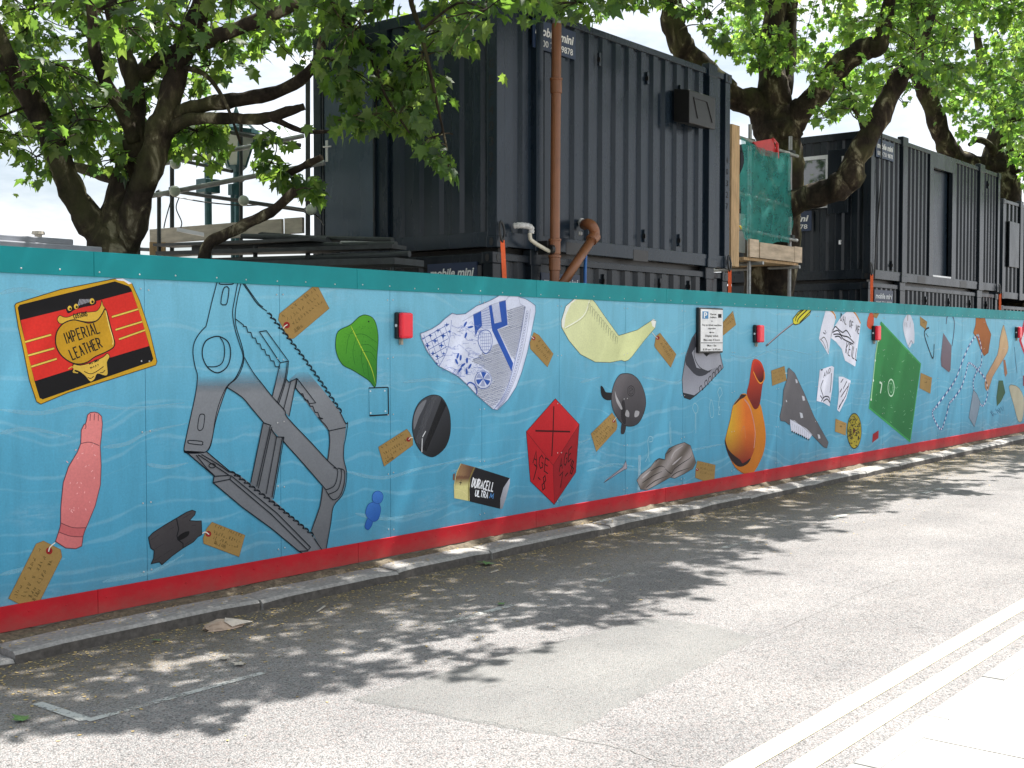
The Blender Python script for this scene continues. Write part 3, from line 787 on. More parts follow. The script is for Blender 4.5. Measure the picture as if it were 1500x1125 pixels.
# --- wood fragment
a = Art((200, 660, 6.25))
wd = [(108, 795), (150, 752), (260, 680), (360, 622), (455, 565), (508, 545), (540, 558), (532, 588), (484, 640), (540, 645), (592, 644), (597, 770), (560, 790), (520, 835), (420, 895), (330, 960), (230, 1045), (208, 1020), (133, 1036), (155, 985), (160, 915), (130, 895), (118, 850)]
a.poly(wd, grad((200, 650, C(70, 66, 68), 420, 950, C(56, 54, 56))), sub=4); a.line(wd, .006, INK, closed=True)
a.line([(365, 625), (378, 690), (384, 720), (368, 780), (376, 815), (424, 850), (424, 890)], .009, INK)
a.poly([(374, 800), (390, 775), (440, 745), (482, 740), (470, 780), (420, 812), (385, 824)], C(20, 20, 22), smooth=3)
for L in ([(125, 820), (200, 770)], [(170, 900), (250, 850)], [(250, 950), (330, 900)], [(420, 620), (510, 570)], [(500, 690), (550, 680)], [(440, 860), (530, 800)], [(160, 1010), (230, 960)], [(300, 720), (345, 700)]): a.line(L, .006, INK, taper=True)
a.build('painted_wood_fragment', 'charcoal splintered wood fragment with a knot hole')
tag_art((200, 660, 6.25), [(608, 800), (640, 715), (690, 655), (992, 775), (937, 972), (612, 850)], (656, 762), [(600, 758), (630, 746), (662, 768)],
        [((715, 705), (965, 800)), ((695, 760), (950, 855)), ((690, 810), (930, 900)), ((700, 855), (810, 900))], 'kraft label tied to the charcoal wood fragment', 38, 2, 26)

# --- big grey trap with saw teeth
A = 1023
a = Art((260, 400, 5.115)); G1, G2 = C(128, 132, 138), C(112, 115, 120)
fade = lambda y0, y1: (lambda x, y: min(1, max(0, (y - y0) / (y1 - y0))))
def gp_(pts, y0=730, y1=880, c=None): a.poly(pts, c or grad((600, 800, G1, 600, 2000, C(98, 100, 104))), sub=6, alpha=fade(y0, y1))
gp_([(975, 740), (1100, 890), (1225, 1050), (1262, 1128), (1255, 1223), (1245, 1273), (1240, 1373), (1262, 1473), (1255, 1583), (1230, 1663), (1165, 1743), (1145, 1873), (1108, 2085), (1085, 2090), (1000, 1925), (1065, 1743), (1085, 1593), (1120, 1403), (1138, 1263), (1130, 1183), (1050, 1083), (960, 960), (890, 870), (835, 800), (900, 740)])
gp_([(768, 674), (826, 662), (816, 800), (835, 815), (890, 790), (832, 1075), (795, 1030), (745, 985), (708, 925)], 690, 860)
a.poly([(638, 95 + A), (700, 145 + A), (740, 203 + A), (790, 206 + A), (712, 668 + A), (655, 640 + A), (545, 548 + A)], C(104, 107, 112))
gp_([(495, 632), (560, 740), (630, 830), (705, 925), (800, 1030), (820, 60 + A), (1000, 250 + A), (1120, 380 + A), (1185, 438 + A), (1225, 440 + A), (1258, 500 + A), (1240, 600 + A), (1160, 675 + A), (1110, 610 + A), (1085, 572 + A), (900, 360 + A), (790, 238 + A), (700, 145 + A), (640, 95 + A), (560, A), (480, 930), (365, 855), (440, 790)], 730, 900)
gp_([(148, 760), (135, 900), (90, 1110), (60, 1253), (48, 1323), (70, 1348), (190, 1352), (225, 1320), (245, 1290), (280, 1120), (325, 980), (375, 850), (440, 790), (480, 710)], 770, 900)
low = [(50, 308 + A), (75, 330 + A), (215, 316 + A), (385, 460 + A), (470, 497 + A), (720, 680 + A), (1020, 950 + A), (1085, 1062 + A), (952, 1088 + A), (905, 1060 + A), (700, 890 + A), (480, 730 + A), (262, 547 + A), (270, 497 + A)]
a.poly(low, C(110, 113, 118))
LW = .0075
def ln(pts, sm=0, w=LW, cl=False): a.line(pts, w, C(20, 26, 34), smooth=sm, closed=cl)
ln([(455, 50), (430, 180), (412, 300), (430, 420), (460, 520), (490, 620), (475, 700), (430, 790), (365, 855), (310, 980), (280, 1100), (262, 1220), (235, 1310), (195, 1345), (70, 1348), (48, 1323), (60, 1250), (90, 1110), (135, 900), (148, 770), (130, 700), (115, 600), (125, 520), (165, 450), (213, 400)], 4)
ln([(213, 400), (255, 220), (300, 50), (460, 52)]); ln([(480, 58), (450, 180), (432, 300), (438, 400), (480, 540), (497, 630), (482, 710), (440, 790), (375, 850), (325, 980), (282, 1120), (248, 1290), (215, 1340)], 4)
ln([(318, 60), (410, 58), (420, 72), (405, 84), (322, 84), (312, 72)], 3, LW, True); ln([(352, 106), (385, 116), (370, 225), (350, 238), (324, 228), (335, 150)], 2, LW, True)
ln([(290, 474), (350, 492), (385, 530), (397, 600), (382, 680), (345, 728), (290, 747), (228, 710), (190, 640), (186, 570), (215, 505)], 4, .009, True); ln([(318, 482), (345, 530), (352, 600), (335, 670), (290, 700), (222, 702)], 4)
ln([(168, 1060), (200, 1062), (200, 1100), (190, 1160), (168, 1180), (150, 1165), (156, 1100)], 3, LW, True); ln([(85, 230 + A), (180, 238 + A), (186, 252 + A), (178, 265 + A), (85, 254 + A), (78, 242 + A)], 2, LW, True)
ln([(475, 60), (540, 150), (600, 235), (668, 285)], 4); ln([(500, 78), (560, 165), (610, 232), (640, 255)], 4)
def teeth(p0, p1, n, h, bow):
    p0, p1 = np.array(p0, float), np.array(p1, float); d = p1 - p0; L = np.linalg.norm(d); d /= L; u = np.array([d[1], -d[0]]); st = L / n
    for i in range(n):
        b = u * bow * math.sin(math.pi * (i + .5) / n)
        q = p0 + d * st * i + b
        ln([q, q + d * st * .55 + u * h, q + d * st * .95 + u * h * .75, q + d * st * .85, q + d * st * 1.05], 3, .008)
        ln([q + u * h * .9 + d * st * .1, q + d * st * .6 + u * h * 1.5, q + d * st + u * h * .7], 3, .006)
teeth((668, 300), (1218, 1050), 19, 14, 14); teeth((390, 470 + A), (1010, 950 + A), 17, 14, 8)
e = [(432, 345), (490, 388)]
for i in range(8): t = i / 7; e += [(490 + 240 * t, 400 + 300 * t), (512 + 240 * t, 402 + 300 * t)]
ln(e + [(760, 718)], 2); e = [(885, 862)]
for i in range(5): t = i / 4; e += [(915 + 150 * t, 905 + 185 * t), (935 + 150 * t, 905 + 185 * t)]
ln(e + [(1050, 60 + A), (1100, 110 + A), (1130, 160 + A), (1138, 240 + A), (1130, 330 + A), (1120, 382 + A)], 2); ln([(1130, 160 + A), (1258, 132 + A)])
ln([(1218, 1050), (1258, 105 + A), (1272, 100 + A), (1256, 215 + A), (1244, 270 + A), (1242, 370 + A), (1264, 470 + A), (1255, 570 + A), (1228, 645 + A), (1165, 725 + A), (1145, 850 + A), (1108, 1060 + A)], 3)
ln([(1085, 572 + A), (1065, 720 + A), (1000, 905 + A)], 3)
ln([(610, 440), (662, 432), (828, 660), (765, 672)], 0, LW, True); ln([(895, 792), (1032, 972), (985, 978), (880, 862)], 0, LW, True)
ln([(765, 672), (708, 920)]); ln([(828, 662), (812, 790), (752, 985)], 3); ln([(818, 670), (800, 800), (742, 975)], 3); ln([(812, 795), (830, 818), (890, 790), (832, 1075)]); ln([(845, 810), (792, 1020)])
ln([(497, 632), (560, 740), (630, 830), (705, 925), (800, 1030), (820, 60 + A), (1000, 250 + A), (1120, 380 + A), (1185, 438 + A)], 3); ln([(365, 855), (480, 930), (560, A), (636, 90 + A), (645, 100 + A), (698, 118 + A)], 3)
ln([(700, 145 + A), (740, 203 + A), (790, 206 + A), (792, 240 + A), (900, 360 + A), (1085, 572 + A), (1110, 605 + A)], 2)
ln([(1165, 435 + A), (1195, 450 + A), (1190, 520 + A), (1165, 575 + A), (1105, 602 + A)], 4); ln([(1195, 438 + A), (1222, 450 + A), (1222, 520 + A), (1195, 600 + A), (1125, 635 + A)], 4); ln([(1222, 442 + A), (1248, 465 + A), (1245, 550 + A), (1215, 640 + A), (1160, 675 + A), (1110, 610 + A)], 4)
ln([(638, 95 + A), (545, 545 + A)]); ln([(692, 120 + A), (590, 575 + A)]); ln([(702, 130 + A), (602, 590 + A)]); ln([(738, 205 + A), (660, 632 + A)]); ln([(782, 210 + A), (704, 655 + A)]); ln([(794, 206 + A), (714, 668 + A)])
ln([(50, 308 + A), (270, 497 + A), (262, 547 + A), (480, 730 + A), (700, 890 + A), (905, 1060 + A), (970, 1058 + A), (992, 1030 + A), (740, 775 + A), (400, 497 + A), (380, 492 + A), (270, 500 + A)]); ln([(262, 547 + A), (388, 522 + A), (395, 500 + A)]); ln([(388, 522 + A), (700, 785 + A), (972, 1052 + A)])
ln([(215, 316 + A), (385, 460 + A), (470, 497 + A)]); ln([(150, 338 + A), (380, 490 + A)]); ln([(175, 335 + A), (300, 410 + A), (385, 470 + A)], 3); ln([(135, 340 + A), (215, 440 + A), (275, 497 + A)]); a.ring((255, 420 + A), 24, 16, LW, INK)
ln([(905, 1060 + A), (952, 1088 + A)]); ln([(1020, 965 + A), (1085, 1062 + A)], 0)
a.build('painted_trap', 'huge grey hinged trap with saw toothed bars, its top left as blue line drawing')
tag_art((260, 400, 5.115), [(755, 350), (762, 305), (1040, 80), (1136, 265), (870, 490), (832, 490)], (816, 390), [(790, 418), (800, 400), (822, 386)],
        [((790, 340), (1050, 125)), ((830, 365), (1070, 170)), ((870, 395), (1095, 215)), ((880, 450), (940, 405))], 'kraft label hanging off the upper saw teeth of the grey trap', 34, 3, 24)

# --- green leaf
a = Art((250, 375, 3))
lf = [(724, 390), (735, 332), (790, 302), (830, 266), (862, 260), (895, 282), (911, 350), (906, 450), (900, 572), (868, 545), (800, 502), (758, 480), (733, 440)]
a.poly(lf, grad((740, 300, C(84, 158, 46), 900, 520, C(48, 120, 42))), smooth=4, sub=4); a.line(lf, .006, C(28, 62, 24), smooth=4, closed=True)
a.line([(790, 305), (830, 388), (880, 490), (899, 562)], .009, C(176, 196, 60), smooth=4, taper=True)
for L in ([(800, 325), (780, 360), (770, 430)], [(815, 355), (800, 420), (810, 480)], [(832, 392), (870, 390), (902, 420)], [(845, 420), (880, 425), (902, 460)], [(812, 345), (850, 345), (905, 380)], [(838, 405), (838, 460), (850, 520)], [(862, 455), (866, 500), (872, 540)]): a.line(L, .004, C(30, 92, 34), smooth=4)
for k in range(40):
    t = rng.random(); x, y = rng.uniform(745, 895), rng.uniform(310, 480); a.ell((x, y), 1.6, 1.6, C(34, 86, 34), n=5, step=.00001)
a.ell((869, 288), 3.5, 4, INK, n=10); a.build('painted_leaf', 'bright green heart shaped leaf with yellow midrib')
# --- cut hatch
a = Art((250, 375, 3)); a.line([(870, 580), (955, 577)], .009); a.line([(955, 577), (957, 697)], .012); a.line([(957, 697), (873, 702)], .012); a.line([(870, 580), (873, 702)], .003, C(40, 100, 120))
for p in ((877, 594), (940, 592), (878, 690), (943, 682)): a.ell(p, 4, 4, C(190, 210, 216), n=8)
a.build('cut_hatch', 'small square outline cut in the panel below the green leaf')
# --- dark oval disc
a = Art((540, 560, 5.114))
ov = [(500, 95), (552, 120), (595, 200), (612, 290), (606, 400), (570, 490), (505, 548), (460, 557), (400, 526), (350, 450), (326, 340), (340, 230), (380, 150), (440, 106)]
a.poly(ov, grad((360, 200, C(66, 68, 74), 600, 420, C(34, 35, 38))), smooth=4, sub=4)
a.poly([(336, 350), (340, 250), (382, 165), (432, 130), (410, 190), (375, 260), (350, 330)], C(112, 114, 120), smooth=3)
a.poly([(470, 106), (520, 100), (455, 240), (400, 400), (372, 470), (350, 440), (390, 300)], C(86, 88, 94), alpha=.55)
a.poly([(545, 120), (580, 170), (430, 520), (400, 500)], C(28, 29, 32), alpha=.7)
a.line(ov, .006, INK, smooth=4, closed=True); a.line([(426, 366), (402, 410)], .009, C(206, 208, 212)); a.line([(400, 420), (397, 524)], .009, C(206, 208, 212))
a.build('painted_dark_disc', 'glossy near black oval disc left of the black battery')
tag_art((540, 560, 5.114), [(72, 485), (285, 350), (305, 375), (330, 425), (330, 470), (115, 630)], (297, 428), [(330, 415), (312, 414), (297, 430)], [((100, 500), (270, 392)), ((115, 545), (290, 440)), ((125, 580), (290, 475)), ((130, 610), (190, 570))], 'kraft label tied to the dark oval disc', 22, 4, 16)
# --- blue peg
a = Art((400, 650, 3.215)); bl = grad((440, 260, C(64, 120, 196), 510, 360, C(36, 84, 160)))
for P in ([(432, 385), (440, 360), (452, 345), (468, 350), (466, 380), (450, 404), (436, 400)], [(435, 320), (445, 290), (462, 277), (490, 276), (506, 300), (502, 335), (490, 360), (470, 366), (448, 352), (437, 335)], [(466, 250), (474, 230), (492, 222), (510, 230), (518, 250), (508, 276), (490, 282), (470, 272)]):
    a.poly(P, bl, smooth=4, sub=3); a.line(P, .004, C(28, 64, 132), smooth=4, closed=True)
a.build('painted_blue_peg', 'small blue rounded peg between the trap and the battery')
# --- battery
a = Art((540, 560, 5.114))
a.poly([(632, 690), (646, 680), (642, 735), (630, 730)], C(120, 84, 60))
gpart = [(690, 608), (800, 637), (762, 720), (752, 800), (756, 890), (640, 868), (637, 770), (655, 680)]
a.poly(gpart, lambda x, y: lerp(lerp(C(120, 84, 62), C(84, 62, 48), (x - 650) / 120), C(196, 190, 130), (y - 720) / 60) if y > 700 else lerp(C(150, 118, 84), C(92, 66, 52), (x - 660) / 100), sub=4)
for P in ([(690, 608), (655, 690), (640, 775)], [(640, 800), (700, 815), (755, 860)]): a.line(P, .007, C(206, 196, 140), smooth=3)
a.line([(792, 636), (757, 720), (746, 800), (748, 888)], .012, C(120, 112, 60), smooth=4)
a.poly([(800, 637), (1057, 718), (1012, 790), (990, 880), (986, 948), (755, 892), (752, 800), (765, 715)], C(30, 30, 34))
a.poly([(1057, 716), (1056, 760), (1030, 860), (1000, 946), (984, 948), (985, 870), (1008, 790)], grad((1060, 720, C(178, 180, 190), 990, 940, C(120, 122, 130))), sub=3)
a.text('+', (664, 780), (700, 788), 60, .006); a.text('DURACELL', (766, 782), (934, 818), 66, .013, C(226, 228, 232)); a.text('ULTRA', (792, 850), (892, 870), 46, .011, C(220, 224, 230)); a.text('M', (900, 866), (936, 874), 36, .009, C(90, 150, 214))
a.build('painted_battery', 'black and copper battery lying on its side with white lettering')
# --- red die
a = Art((500, 375, 3))
a.poly([(940, 627), (1045, 740), (930, 920), (812, 772)], grad((940, 640, C(196, 40, 46), 900, 880, C(170, 26, 34))), sub=3)
a.poly([(812, 772), (930, 920), (935, 1092), (830, 990)], C(176, 28, 36)); a.poly([(1045, 740), (1030, 950), (935, 1092), (930, 920)], C(146, 26, 34))
a.line([(940, 627), (1045, 740), (1030, 950), (935, 1092), (830, 990), (812, 772)], .006, C(70, 14, 20), closed=True); a.line([(812, 772), (930, 920), (1045, 740)], .005, C(80, 16, 22)); a.line([(930, 920), (935, 1090)], .005, C(80, 16, 22))
a.line([(933, 660), (930, 760), (924, 880)], .018, C(66, 14, 18)); a.line([(852, 768), (1005, 772)], .018, C(66, 14, 18))
a.text('AGE', (838, 908), (912, 960), 58, .012, C(50, 12, 16), up=(.1, -1)); a.text('7-8', (834, 975), (896, 1040), 64, .013, C(50, 12, 16), up=(.15, -1))
a.text('AGE', (954, 952), (1014, 886), 54, .012, C(44, 12, 16), up=(.05, -1)); a.text('7-8', (952, 1030), (1024, 942), 60, .013, C(44, 12, 16), up=(.05, -1))
a.build('painted_red_die', 'red pointed token marked with a dark cross and age lettering')
# --- blue and white china sherd
a = Art((610, 420, 5.92)); WH, BL = C(206, 212, 232), C(44, 84, 168)
sh = [(30, 405), (60, 395), (130, 365), (200, 320), (240, 280), (305, 230), (345, 242), (420, 235), (470, 200), (520, 165), (590, 140), (650, 112), (700, 85), (745, 55), (800, 58), (870, 60), (890, 90), (940, 105), (990, 135), (1028, 165), (1030, 215), (1005, 340), (960, 560), (910, 740), (860, 870), (790, 980), (700, 1068), (660, 1062), (600, 1010), (520, 940), (430, 845), (360, 780), (280, 735), (190, 690), (150, 640), (90, 560), (45, 465)]
a.poly(sh, WH)
inner = [(40, 425), (140, 390), (290, 295), (305, 262), (330, 282), (395, 300), (480, 250), (560, 208), (650, 155), (770, 118), (790, 90), (830, 65), (875, 72), (895, 150), (940, 175), (910, 340), (860, 600), (800, 820), (740, 960), (660, 1055), (520, 940), (430, 845), (190, 690), (90, 560)]
from mathutils.geometry import intersect_point_line as _ipl
def inside(p, poly):
    x, y = p; c = False; j = len(poly) - 1
    for i in range(len(poly)):
        if (poly[i][1] > y) != (poly[j][1] > y) and x < (poly[j][0] - poly[i][0]) * (y - poly[i][1]) / (poly[j][1] - poly[i][1]) + poly[i][0]: c = not c
        j = i
    return c
dz1 = [(470, 640), (720, 470), (830, 690), (800, 820), (740, 960), (655, 1050), (520, 940), (500, 870), (640, 800), (620, 730)]
dz2 = [(700, 370), (790, 330), (775, 130), (870, 70), (935, 180), (905, 380), (845, 640), (770, 520)]
for zone in (dz1, dz2):                                      # rows of small blue dashes
    for r_ in range(70):
        for q in range(48):
            x, y = 470 + q * 13.0 + (r_ % 2) * 6, 60 + r_ * 15.5 + 250 - q * 4.2
            if inside((x, y), zone) and not (zone is dz1 and (x - 575) ** 2 + (y - 805) ** 2 < 75 ** 2):
                a.poly([(x, y - 1), (x + 10, y - 5), (x + 10, y + 3), (x, y + 7)], BL, step=0)
a.y -= .00005
lat = [(40, 425), (140, 390), (290, 300), (286, 420), (262, 560), (195, 690), (90, 560)]
def clipped(p, q, poly, w, col):
    p, q = np.array(p, float), np.array(q, float); run = []
    for k in range(41):
        r_ = p + (q - p) * k / 40
        if inside(r_, poly): run.append(tuple(r_))
        else:
            if len(run) > 1: a.line([run[0], run[-1]], w, col, step=0)
            run = []
    if len(run) > 1: a.line([run[0], run[-1]], w, col, step=0)
for i in range(-3, 9):                                       # latticed border with stars
    clipped((20, 470 + i * 62), (320, 300 + i * 62), lat, .005, BL); clipped((-20 + i * 52, 330), (110 + i * 52, 720), lat, .005, BL)
for gx, gy, r_ in ((230, 425, 30), (160, 470, 28), (95, 512, 26), (215, 510, 26), (142, 578, 24), (185, 380, 22), (262, 330, 22), (180, 605, 22), (120, 425, 20), (285, 390, 18), (55, 450, 14), (235, 580, 18), (175, 665, 16)):
    a.poly([(gx - r_, gy), (gx - r_ * .25, gy - r_ * .25), (gx, gy - r_), (gx + r_ * .25, gy - r_ * .25), (gx + r_, gy), (gx + r_ * .25, gy + r_ * .25), (gx, gy + r_), (gx - r_ * .25, gy + r_ * .25)], BL, step=0)
a.y -= .00005
a.line([(302, 290), (290, 420), (262, 560), (195, 690)], .005, BL, smooth=4)
a.poly([(490, 240), (560, 208), (568, 340), (530, 380), (512, 430), (500, 340)], BL)
a.poly([(626, 165), (650, 155), (676, 318), (735, 305), (715, 130), (772, 115), (790, 332), (700, 370), (770, 520), (838, 665), (822, 735), (755, 590), (655, 380)], BL)
for i in range(8): a.line([(568 + i * 9, 205 - i * 5), (572 + i * 11, 360)], .003, BL); a.line([(565, 220 + i * 20), (640 + i * 2, 190 + i * 24)], .003, BL)
for i in range(7): a.line([(655 + i * 10, 160 - i * 3), (680 + i * 8, 310)], .003, BL)
ovp = [(600, 375), (640, 400), (655, 470), (640, 540), (600, 580), (560, 545), (532, 470), (550, 395)]
a.poly(ovp, WH, smooth=3); a.line(ovp, .008, BL, smooth=4, closed=True)
for i in range(6): a.line([(545 + i * 3, 410 + i * 28), (645 - i * 2, 405 + i * 28)], .003, BL); a.line([(555 + i * 17, 400), (555 + i * 17, 555)], .003, BL)
rr = random.Random(4)
for k in range(90):
    x, y = rr.uniform(235, 560), rr.uniform(300, 780)
    if not inside((x, y), inner) or x < 290 - (y - 420) * .25: continue
    a.line([(x, y), (x + rr.uniform(-26, 26), y + rr.uniform(-22, 10)), (x + rr.uniform(10, 40), y + rr.uniform(-20, 20)), (x + rr.uniform(20, 60), y + rr.uniform(-10, 20))], .0026, C(110, 130, 190), smooth=4, step=.00001)
for x, y, t in ((355, 600, .3), (380, 615, .1), (400, 680, .9), (435, 640, 0), (375, 720, .6), (432, 735, -.1), (460, 690, .5), (345, 650, -.4), (425, 420, .3), (465, 350, 1.3), (420, 325, .5)):
    a.ell((x, y), 9, 26, BL, n=12, ang=t, step=.00005)
a.ell((575, 805), 68, 72, WH); a.ring((575, 808), 72, 76, .005, BL)
for i, c_ in enumerate((BL, C(150, 160, 196), BL, C(150, 160, 196), BL, C(150, 160, 196))):
    t = i * math.pi / 3 + .2; a.poly([(575, 798)] + [(575 + 62 * math.cos(t + s_), 802 + 64 * math.sin(t + s_)) for s_ in (0, .26, .52, .8)], c_, step=.00001)
a.line([(435, 850), (460, 830), (500, 850), (520, 900), (515, 935)], .013, BL, smooth=4)
a.line([(940, 172), (910, 360), (862, 600), (800, 830), (745, 960), (670, 1062)], .005, BL, smooth=4); a.line([(985, 190), (950, 420), (900, 640), (840, 830), (770, 980), (700, 1062)], .004, C(120, 128, 150), smooth=4)
pb = catmull([(962, 190), (930, 390), (882, 620), (820, 830), (757, 970), (690, 1055)], False, 9)
for q in pb[2:-2]: a.ring(q, 9, 12, .003, C(110, 120, 160), n=10)
a.line(inner[5:16], .003, C(120, 128, 160)); a.line(sh, .0045, C(90, 98, 130), closed=True)
a.build('painted_china_sherd', 'large fan shaped blue and white willow pattern china sherd')
tag_art((500, 375, 3), [(828, 380), (845, 335), (868, 348), (931, 430), (905, 488), (830, 408)], (844, 362), [(832, 352), (846, 364)], [((862, 375), (915, 440)), ((850, 395), (905, 462))], 'narrow kraft label between the china sherd and the pale yellow horn', 15, 6, 8)
# --- pale horn
a = Art((800, 375, 3))
hn = [(68, 315), (66, 285), (86, 220), (130, 182), (190, 178), (215, 205), (260, 270), (318, 350), (400, 325), (468, 280), (483, 286), (478, 316), (430, 372), (378, 440), (360, 458), (344, 463), (330, 458), (280, 468), (215, 466), (150, 432), (100, 372)]
a.poly(hn, grad((100, 200, C(214, 218, 172), 400, 420, C(200, 206, 150))), sub=3)
a.poly([(66, 310), (66, 285), (86, 220), (130, 181), (150, 180), (110, 208), (85, 262), (78, 318)], C(226, 228, 220)); a.poly([(460, 284), (470, 276), (484, 286), (479, 316), (466, 308)], C(226, 228, 222))
a.line(hn, .005, C(70, 76, 60), closed=True)
a.line([(192, 180), (178, 235), (150, 275), (82, 316)], .009, C(236, 238, 230), smooth=4); a.line([(196, 180), (184, 238), (154, 280), (86, 320)], .003, C(110, 112, 90), smooth=4)
for i in range(13): t = i / 12; x, y = 182 + 120 * t, 212 + 145 * t; a.line([(x, y + 30), (x + 4, y - 2), (x + 11, y + 4), (x + 9, y + 28)], .0045, C(120, 122, 100), smooth=3)
a.build('painted_horn', 'pale yellow curved horn with stitched seam')
tag_art((800, 375, 3), [(475, 392), (482, 352), (500, 338), (571, 432), (547, 490), (478, 402)], (490, 360), [(465, 336), (478, 352), (490, 362)], [((510, 372), (555, 438)), ((498, 385), (545, 458))], 'kraft label hanging from the tip of the pale yellow horn', 15, 7, 8)
# --- grey inscribed sherd behind the parking sign
a = Art((800, 375, 3))
gs = [(600, 600), (597, 540), (612, 440), (640, 362), (665, 325), (745, 325), (762, 420), (778, 490), (720, 552), (660, 610), (632, 631), (606, 622)]
a.poly(gs, grad((640, 380, C(96, 98, 106), 650, 620, C(152, 154, 166))), sub=3)
a.poly([(615, 440), (650, 350), (660, 420), (672, 470), (700, 500), (745, 480), (700, 522), (660, 525), (625, 490), (612, 470)], C(56, 58, 66), smooth=3)
a.poly([(640, 425), (660, 395), (700, 440), (760, 420), (770, 480), (710, 505), (660, 490)], C(150, 152, 162)); a.line([(655, 390), (650, 440), (675, 490), (720, 510)], .012, C(50, 52, 58), smooth=4); a.poly([(690, 425), (720, 425), (705, 442)], INK)
a.poly([(600, 600), (650, 612), (720, 560), (632, 632), (606, 622)], C(40, 42, 48))
for x, y in ((682, 590), (705, 565), (722, 548), (738, 530), (752, 515), (765, 500)): a.line([(x - 6, y + 8), (x - 9, y - 10), (x, y - 20), (x + 4, y - 2), (x + 8, y - 4)], .012, INK, smooth=3)
a.line(gs, .008, C(34, 36, 42), closed=True); a.build('painted_grey_sherd', 'grey pottery sherd with black blackletter marks below the parking sign')
tag_art((800, 375, 3), [(752, 318), (820, 242), (834, 302), (762, 362), (756, 345)], (760, 328), None, [((768, 312), (818, 262)), ((770, 330), (826, 280))], 'kraft label right beside the parking sign', 14, 8, 6)
# --- bicycle bell
a = Art((860, 530, 5.625))
a.poly([(110, 206), (122, 200), (138, 222), (155, 250), (205, 258), (198, 312), (150, 312), (118, 275)], C(28, 28, 32), smooth=3)
a.poly([(285, 500), (320, 522), (308, 585), (292, 596), (276, 585)], C(50, 48, 52), smooth=2)
dm = [(300, 97), (370, 105), (430, 160), (470, 250), (483, 340), (465, 425), (425, 500), (370, 530), (300, 520), (240, 450), (206, 370), (200, 280), (222, 180), (260, 115)]
a.poly(dm, grad((250, 150, C(96, 92, 96), 430, 480, C(60, 58, 62))), smooth=4, sub=4)
a.poly([(285, 330), (310, 335), (318, 500), (295, 505), (278, 450)], C(46, 44, 48), alpha=.5, smooth=3)
for P in ([(228, 240), (242, 285), (282, 362), (288, 392), (272, 385), (238, 320)], [(325, 395), (345, 420), (342, 455), (312, 440)], [(395, 405), (428, 410), (420, 445), (390, 455)]): a.poly(P, C(196, 194, 198), smooth=4, alpha=.62)
a.ring((360, 240), 30, 42, .007, C(30, 28, 32)); a.ring((360, 240), 18, 26, .006, C(30, 28, 32)); a.line([(348, 245), (374, 225)], .006, C(30, 28, 32)); a.line(dm, .007, C(28, 28, 32), smooth=4, closed=True)
a.build('painted_bicycle_bell', 'dark chrome bicycle bell with thumb lever')
tag_art((860, 530, 5.625), [(30, 592), (205, 420), (235, 465), (248, 525), (240, 560), (75, 740)], (218, 488), [(212, 492), (240, 456)], [((60, 605), (205, 465)), ((75, 640), (215, 510)), ((85, 670), (225, 545)), ((90, 700), (170, 620))], 'kraft label tied to the bicycle bell', 26, 9, 12)
# --- bone, nail and chalk doodles
a = Art((860, 530, 5.625))
bo = [(408, 975), (440, 930), (520, 868), (560, 815), (592, 795), (640, 806), (645, 760), (672, 715), (725, 688), (800, 664), (850, 690), (868, 745), (896, 830), (870, 880), (800, 922), (720, 960), (682, 952), (580, 1010), (490, 1056), (440, 1050)]
a.poly(bo, lambda x, y: lerp(C(150, 142, 140), C(92, 84, 78), .5 + .5 * math.sin(x * .045 + y * .03)), sub=4)
for L in ([(560, 830), (590, 800), (640, 810)], [(640, 880), (690, 920), (720, 880), (790, 830), (850, 790), (870, 750)], [(520, 900), (600, 860), (640, 870)], [(450, 1000), (540, 940), (620, 900)], [(690, 950), (740, 910), (850, 870)], [(650, 760), (700, 720)], [(480, 1040), (560, 980), (660, 940)]): a.line(L, .011, C(44, 40, 40), smooth=4, taper=True)
for L in ([(690, 800), (720, 740), (790, 690)], [(700, 850), (780, 780)], [(450, 960), (520, 900)]): a.line(L, .02, C(172, 166, 166), smooth=4, taper=True)
a.line(bo, .006, C(56, 52, 52), closed=True); a.build('painted_bone', 'grey brown knuckle of bone near the red skirting')
a = Art((860, 530, 5.625)); a.poly([(136, 996), (150, 975), (290, 868), (308, 835), (318, 815), (328, 850), (328, 882), (300, 888)], C(150, 146, 156)); a.line([(136, 996), (300, 862), (318, 815), (328, 880), (300, 890), (136, 996)], .006, C(70, 64, 70)); a.build('painted_nail', 'small grey nail left of the bone')
tag_art((860, 530, 5.625), [(890, 955), (893, 880), (908, 815), (1056, 850), (1046, 985), (985, 992)], (906, 888), [(900, 876), (908, 890)], [((930, 850), (1040, 872)), ((928, 885), (1040, 905)), ((928, 920), (1040, 940))], 'squarish kraft label between the bone and the orange jug', 24, 10, 11)
CH = C(168, 214, 226)
for P in ([(500, 680), (500, 640), (515, 615), (540, 625), (535, 655), (510, 660)], [(500, 680), (505, 760), (478, 825)], [(505, 760), (510, 825)], [(682, 490), (680, 600), (690, 680), (688, 540)], [(890, 430), (868, 380), (885, 340), (912, 370), (905, 420), (890, 430), (888, 550)], [(895, 430), (895, 590)], [(1015, 455), (1008, 380), (1020, 310), (1040, 380), (1038, 450), (1020, 458)], [(1090, 300), (1075, 250), (1095, 210), (1112, 260), (1090, 300), (1080, 380), (1092, 370), (1080, 430), (1096, 432)]): a = Art((860, 530, 5.625)); a.line(P, .008, CH, smooth=3, alpha=.75); a.build('chalk_doodle')
a = Art((860, 530, 5.625)); a.y = -.0018; a.line([(432, 770), (430, 900), (425, 1060)], .055, C(180, 214, 226), alpha=.4); a.build('pale_smear')
